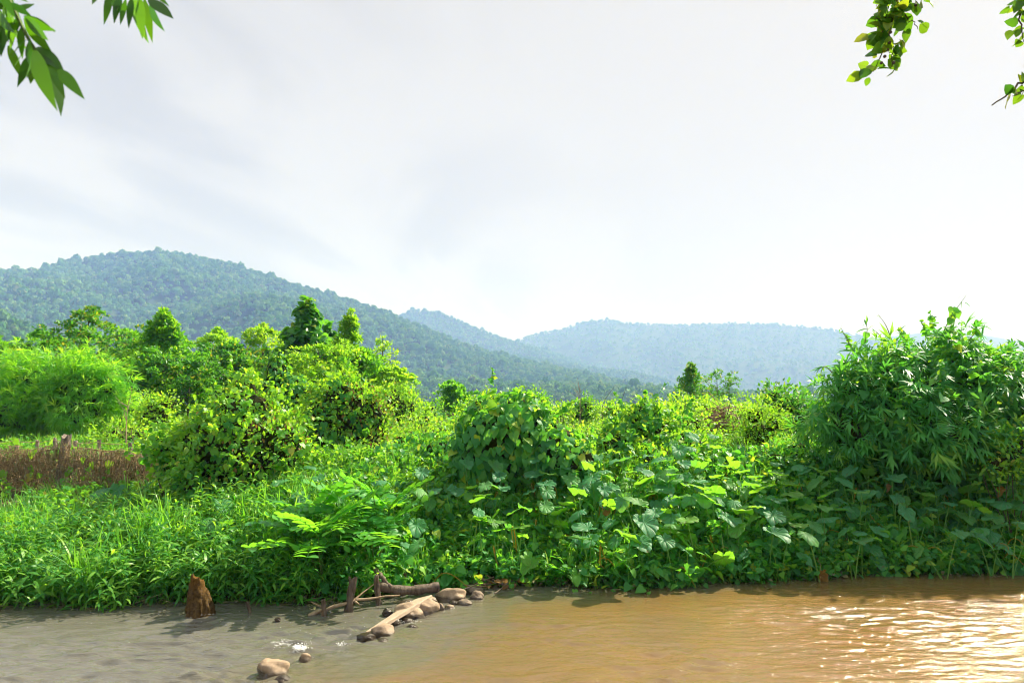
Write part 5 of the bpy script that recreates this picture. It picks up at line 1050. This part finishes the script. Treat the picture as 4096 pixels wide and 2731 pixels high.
# stump
P0 = onz(798, 2450, 0); s = P0[1] / FPX; hgt = 133 * s; na = 40; nz_ = 22; V = []
for k in range(nz_):
    f = k / (nz_ - 1); cx = (.012 - .055 * f) ; rad = np.interp(f, [0, .15, .5, .85, .95, 1], [.178, .172, .138, .10, .09, .07])
    for j in range(na):
        a = j * 2 * PI / na; rr = rad * (1 + .22 * (vnoise(np.array([a * 2.2 + 9]), np.array([f * 2]), 5)[0] * 2 - 1) + .20 * (vnoise(np.array([a * 6]), np.array([f * 9]), 6)[0] * 2 - 1) + .05 * (vnoise(np.array([a * 14]), np.array([f * 25]), 8)[0] * 2 - 1))
        V.append([cx + rr * math.cos(a), rr * math.sin(a) * .9, -.12 + f * (hgt + .12 + .05 * math.cos(a + 2.2) + (.03 * (vnoise(np.array([a * 5]), np.array([3.]), 9)[0] - .5) if f > .9 else 0))])
V.append([-.04, 0, hgt - .12]); F = [[k * na + j, k * na + (j + 1) % na, (k + 1) * na + (j + 1) % na, (k + 1) * na + j] for k in range(nz_ - 1) for j in range(na)]
F3 = [f for q_ in F for f in ((q_[0], q_[1], q_[2]), (q_[0], q_[2], q_[3]))] + [((nz_ - 1) * na + j, (nz_ - 1) * na + (j + 1) % na, nz_ * na) for j in range(na)]
m, t, out = new_mat('rotten_wood'); tcn = N(t, 'ShaderNodeTexCoord'); n1 = noise(t, tcn.outputs['Object'], 22, 6, .75); geo = N(t, 'ShaderNodeNewGeometry'); sp = N(t, 'ShaderNodeSeparateXYZ'); L(t, geo.outputs['Position'], sp.inputs[0])
c = mixc(t, ramp(t, math_node(t, 'ADD', sp.outputs[2], math_node(t, 'MULTIPLY', n1, .2)), [(.32, (0, 0, 0)), (.52, (1, 1, 1))]), ramp(t, n1, [(.3, (.035, .022, .012)), (.55, (.13, .08, .03)), (.75, (.22, .15, .06))]), ramp(t, n1, [(.3, (.06, .03, .010)), (.7, (.22, .12, .03))]))
p = principled(t, c, .95, .1); b = N(t, 'ShaderNodeBump'); b.inputs['Strength'].default_value = 1; b.inputs['Distance'].default_value = .03; L(t, n1, b.inputs['Height']); L(t, b.outputs[0], p.inputs['Normal']); L(t, p.outputs[0], out.inputs[0])
tag(obj('rotten_stump', mesh_np('rotten_stump', V, F3, m, True), loc=P0), 'rotten hollow brown tree stump standing in the left shallows', 'stump')
for px, y0, y1, rad, lb_, tilt in [(1290, 2402, 2456, .034, 'short wooden stake under the crossing driftwood branch', 0), (1395, 2318, 2436, .058, 'tallest weathered wooden stake in the water', .05), (1518, 2305, 2412, .04, 'dark wooden stake at the end of the driftwood log', -.08), (1619, 2296, 2368, .035, 'wooden stake half hidden in weeds behind the plank', .05), (1004, 2404, 2440, .024, 'thin leaning stick in the water left of the stakes', -.3)]:
    b0 = onz(px, y1, 0); o = obj('stake', post_mesh((y1 - y0) * b0[1] / FPX, rad, px, 'darkwood', .85), loc=b0); o.rotation_euler = (0, tilt, 0); tag(o, lb_, 'stake', 'stakes in the river')
def drift(label, pts, rad, mat='drybranch', tip=.35, subs=()):
    Q = [at(px, py, Y) for px, py, Y in pts]; o3 = Q[0].copy(); mb = MB(); q = path(Q, 14) - o3; q[1:-1] += np.random.default_rng(len(label)).normal(0, rad * (.25 if rad < .04 else .06), (12, 3)); mb.tube(q, np.linspace(rad, rad * tip, 14) * (1 + .12 * np.sin(np.arange(14) * 1.7)), 8)
    rt = obj('driftwood', mb.mesh('driftwood', M[mat]), loc=o3); tag(rt, label, 'driftwood', 'driftwood at the stakes')
    for sub in subs:
        S = path([at(px, py, Y) for px, py, Y in sub], 8) - o3; mb = MB(); mb.tube(S, np.linspace(rad * .6, rad * .2, 8), 6); obj('twig', mb.mesh('twig', M[mat]), rt)
ya = wY(2450)
drift('long pale driftwood branch leaning across the stakes', [(1235, 2462, ya), (1305, 2434, ya + .05), (1412, 2405, ya + .15), (1501, 2388, ya + .3), (1600, 2380, ya + .4)], .028, subs=[[(1412, 2403, ya + .15), (1450, 2370, ya + .25), (1497, 2334, ya + .4)], [(1293, 2430, ya), (1268, 2418, ya - .02), (1244, 2406, ya - .05)], [(1420, 2404, ya + .15), (1432, 2412, ya + .15), (1440, 2420, ya + .2)]])
drift('thick dark driftwood log at the foot of the bank', [(1515, 2342, 9.75), (1600, 2362, 9.8), (1680, 2358, 9.9), (1755, 2346, 10.0)], .062, 'darkwood', 1.1)
drift('dark broken branch standing up from the log', [(1500, 2276, 9.9), (1530, 2310, 9.8), (1562, 2345, 9.75)], .035, 'darkwood', .8)
rd = empty('debris_pile', onz(1985, 2330, .02), 'heap of washed-up twigs and dead leaves at the water edge right of the stones', 'debris'); o3 = np.array(rd.location)
for i in range(26):
    c = onz(r.normal(1985, 45), r.normal(2322, 10), .03 + r.uniform(0, .08)); d = norm(r.normal(0, 1, 3) * [1, .7, .12]) * r.uniform(.08, .3); mb = MB(); mb.tube(path([c - d, c + r.normal(0, .02, 3), c + d], 5) - o3, np.linspace(.012, .004, 5), 4); obj('twig', mb.mesh('twig', M['darkwood' if i % 3 else 'drybranch']), rd)
ms = leaf_mesh([OVW], 'dead_leaf', 'oval')
for i in range(24):
    c = onz(r.normal(1985, 60), r.normal(2322, 12), .04 + r.uniform(0, .08)); X, Y, Z = frames(norm(r.normal(0, 1, 3) * [1, 1, .3])[None], norm(UP + r.normal(0, .5, 3))[None]); obj('leaf', ms[0], rd, mw=mat4(X[0], Y[0], Z[0], r.uniform(.06, .13), c - o3))
rl = empty('fallen_taro_leaf', onz(3278, 2330, .0), 'dried brown leaf hanging by its stalk at the water edge below the thicket', 'leaf'); o3 = np.array(rl.location); c = at(3278, 2300, o3[1] + .03)
X, Y, Z = frames(np.array([[.25, -.3, -.9]]), np.array([[.2, -.9, .4]])); obj('blade', TAROD[0], rl, mw=mat4(X[0], Y[0], Z[0], .24, c - o3)); mb = MB(); mb.tube(path([c - o3, at(3285, 2250, o3[1] + .1) - o3, at(3250, 2210, o3[1] + .3) - o3], 8), .006, 5); obj('stalk', mb.mesh('stalk', M['culm']), rl)

# white water and drifting bubbles
m, t, out = new_mat('foam'); p = principled(t, (.82, .83, .82), .35, .5); L(t, p.outputs[0], out.inputs[0])
mb = MB()
def drops(n, px, py, sx, sy, s0, s1, h):
    for i in range(n):
        c = onz(r.normal(px, sx), r.normal(py, sy), 0); c[2] = .012 + abs(r.normal(0, h)); v = ICO2[0][:] if False else ICO1[0]; mb.add(c + v * r.uniform(s0, s1) * np.array([r.uniform(.8, 1.8), 1, r.uniform(.5, 1)]), ICO1[1])
ICO1 = ico(1)
drops(70, 1203, 2596, 15, 7, .002, .008, .018); drops(60, 1165, 2580, 50, 20, .0015, .004, .006); drops(40, 1365, 2582, 14, 4, .002, .006, .010); drops(40, 1640, 2492, 30, 6, .002, .005, .005)
drops(30, 800, 2460, 38, 2, .002, .005, .001); drops(70, 1300, 2480, 260, 45, .0015, .004, .001); drops(40, 2600, 2440, 250, 30, .0015, .004, .001); drops(40, 400, 2480, 300, 30, .0015, .004, .001)
tag(obj('foam', mb.mesh('foam', m)), 'white splashing foam and bubbles below the stones', 'foam', kind='stuff')

# ------------------------------------------------------------------ trees on the near bank whose branches hang into the picture
zl = lambda a, b_, Y: at(.34 * a, .34 * b_, Y)
rl = empty('overhanging_tree', (-2.6, -.2, 1.05), 'tree beside the viewer whose long-leaved branches hang in at the top left', 'tree'); o3 = np.array(rl.location)
mb = MB(); mb.tube(path([[0, 0, -.1], [.1, .05, 1.5], [.2, .1, 3], [.5, .3, 4.6]], 10), np.linspace(.14, .08, 10), 10); mb.tube(path([[.2, .1, 2.8], [.7, .7, 3.2], np.array(zl(-60, -330, 1.35)) - o3], 9), np.linspace(.05, .012, 9), 7); mb.tube(path([[.35, .2, 3.6], [1.1, .8, 3.5], np.array(zl(1500, -420, 1.45)) - o3], 9), np.linspace(.045, .01, 9), 7); obj('trunk', mb.mesh('trunk', M['bark']), rl)
TWO = []
TW = [[(-60, -330), (100, 0), (250, 300), (400, 600), (540, 720), (690, 825)], [(1500, -420), (1560, -150), (1640, -10)], [(-60, -330), (-90, 0), (-20, 260)]]
for q, tw in enumerate(TW): mb = MB(); mb.tube(path([zl(a, b_, 1.35 + (.1 if q == 1 else 0)) for a, b_ in tw], 12) - o3, np.linspace(.005, .002, 12), 5); TWO.append(obj('twig', mb.mesh('twig', M['stem']), rl))
LL = [((60, 0), (20, 200)), ((120, 40), (395, 215)), ((150, 100), (110, 560)), ((0, 200), (10, 600)), ((200, 200), (160, 640)), ((280, 190), (600, 280)), ((290, 210), (590, 370)), ((300, 200), (625, 490)), ((250, 330), (230, 640)), ((290, 210), (555, 620)), ((350, 520), (210, 860)), ((100, 540), (240, 890)), ((370, 640), (205, 1010)), ((400, 660), (365, 1030)), ((410, 600), (515, 1140)),
      ((440, 560), (745, 850)), ((520, 700), (800, 1070)), ((620, 830), (772, 1265)), ((690, 820), (948, 1112)), ((170, 120), (400, 60)), ((60, -100), (330, 20)), ((-40, 60), (60, 420)), ((-60, 200), (-10, 780)), ((110, -60), (200, 330)), ((220, 250), (60, 620)), ((330, 420), (180, 640)), ((-100, -50), (-60, 480)), ((20, -80), (-90, 260)),
      ((1180, -120), (1100, 88)), ((1290, -90), (1250, 250)), ((1420, -40), (1325, 240)), ((1480, 0), (1435, 312)), ((1550, -20), (1500, 285)), ((1600, -20), (1662, 468)), ((1650, -20), (1715, 488)), ((1700, 0), (1772, 450)), ((1760, 40), (1868, 352)), ((1750, -10), (2057, 278)), ((1820, -60), (1965, 22)), ((1560, -50), (1620, 375)), ((1380, -60), (1420, 180)), ((1640, -60), (1560, 330))]
for q in range(26):
    f = r.uniform(.0, .95); tw = np.array(TW[0] if q % 3 else TW[2], float); b2 = np.array([np.interp(f, np.linspace(0, 1, len(tw)), tw[:, k]) for k in (0, 1)]); an = r.normal(.15, .45); LL.append((tuple(b2 + r.normal(0, 12, 2)), tuple(b2 + np.array([math.sin(an), math.cos(an)]) * r.uniform(300, 470) * (1 - .3 * f))))
LLM = [mesh_np('leaf', *leaf_strip(w_, 8, a_, fold=f_), M['branch_leaf']) for w_, a_, f_ in ((.115, .25, .25), (.125, -.2, .35), (.10, .5, .15))]
for i, (b_, e) in enumerate(LL):
    Yd = (1.35 if b_[0] < 1000 else 1.45) + r.normal(0, .035); p0 = zl(*b_, Yd); p1 = zl(*e, Yd + r.normal(-.01, .03)); X, Y, Z = frames((p1 - p0)[None], np.array([[r.normal(0, .5), -1, r.normal(0, .5) + .2]])); obj('leaf', LLM[i % 3], TWO[1] if b_[0] > 1000 else TWO[2] if b_[0] < 30 else TWO[0], mw=mat4(X[0], Y[0], Z[0], np.linalg.norm(p1 - p0) * 1.02, p0 - o3))
zr_ = lambda a, b_, Y: at(3400 + .306 * a, .306 * b_, Y)
rr_ = empty('overhanging_tree', (4.6, .4, 1.05), 'tree beside the viewer whose round-leaved branches hang in at the top right', 'tree'); o3 = np.array(rr_.location); YR = 3.0
mb = MB(); mb.tube(path([[0, 0, -.1], [-.1, .2, 1.8], [-.3, .5, 3.6], [-.2, .8, 5]], 10), np.linspace(.16, .09, 10), 10); mb.tube(path([[-.25, .4, 3.2], [-1.2, 1.6, 3.9], np.array(zr_(640, -300, YR)) - o3], 9), np.linspace(.05, .012, 9), 7); mb.tube(path([[-.15, .3, 2.6], [-.9, 1.8, 3.2], np.array(zr_(2350, -160, YR)) - o3], 9), np.linspace(.045, .01, 9), 7); mb.tube(path([[-.1, .3, 2.0], [-.9, 1.8, 2.5], np.array(zr_(2600, 850, YR)) - o3], 9), np.linspace(.035, .008, 9), 7); obj('trunk', mb.mesh('trunk', M['bark']), rr_)
TWR = [([(640, -300), (620, 0), (580, 180), (520, 340), (450, 620), (380, 810), (330, 930)], 46, 105), ([(600, 100), (740, 220), (820, 290), (900, 380)], 9, 80), ([(500, 450), (560, 640), (560, 860)], 12, 70), ([(560, 250), (420, 230), (330, 260)], 8, 60), ([(520, 330), (400, 430), (290, 500)], 7, 50), ([(2350, -160), (2210, 100), (2230, 350), (2290, 560)], 26, 90), ([(2600, 850), (2280, 1070), (2060, 1225), (1850, 1365)], 0, 0), ([(2500, 1150), (2260, 1190), (2110, 1260)], 14, 80), ([(630, -100), (760, -20), (880, 40)], 12, 90), ([(630, -100), (450, 0), (340, 60)], 9, 60), ([(2500, 900), (2330, 950), (2260, 980)], 4, 30)]
RLM = [mesh_np('leaf', *T, M['round_leaf']) for T in (leaf_oval(.42, .08, .2), leaf_oval(.36, .14, .3), leaf_oval(.30, .05, .1), leaf_heart(.2, .2))]
for q, (tw, nl, spd) in enumerate(TWR):
    Q = path([zr_(a, b_, YR) for a, b_ in tw], 12) + r.normal(0, .004, (12, 3)); mb = MB(); mb.tube(Q - o3, np.linspace(.007 if q in (0, 5, 6) else .004, .003 if q == 6 else .0015, 12), 5); two = obj('twig', mb.mesh('twig', M['darkwood']), rr_)
    for i in range(nl):
        f = r.uniform(.08, 1); p = np.array([np.interp(f, np.linspace(0, 1, 12), Q[:, k]) for k in range(3)]); off = r.normal(0, 1, 3) * spd * .306 * YR / FPX * .8; p2 = p + off
        X, Y, Z = frames(norm(off + np.array([0, 0, -.02]) + r.normal(0, .02, 3))[None], norm(np.array([r.normal(0, .8), -1, r.normal(0, .8)]))[None]); sz = r.uniform(.030, .062); obj('leaf', RLM[r.integers(4)], two, mw=mat4(X[0], Y[0], Z[0], sz * 1.25, p2 - Y[0] * sz * .3 - o3))
for a, b_ in [(860, 70), (735, 10), (655, 170), (570, 820), (410, 825), (520, 560), (495, 655), (455, 740), (530, 425)]:
    mb = MB(); mb.add(zr_(a, b_, YR - .03) - o3 + ICO2[0] * .0075, ICO2[1]); obj('fruit', mb.mesh('fruit', M['darkwood']), rr_)
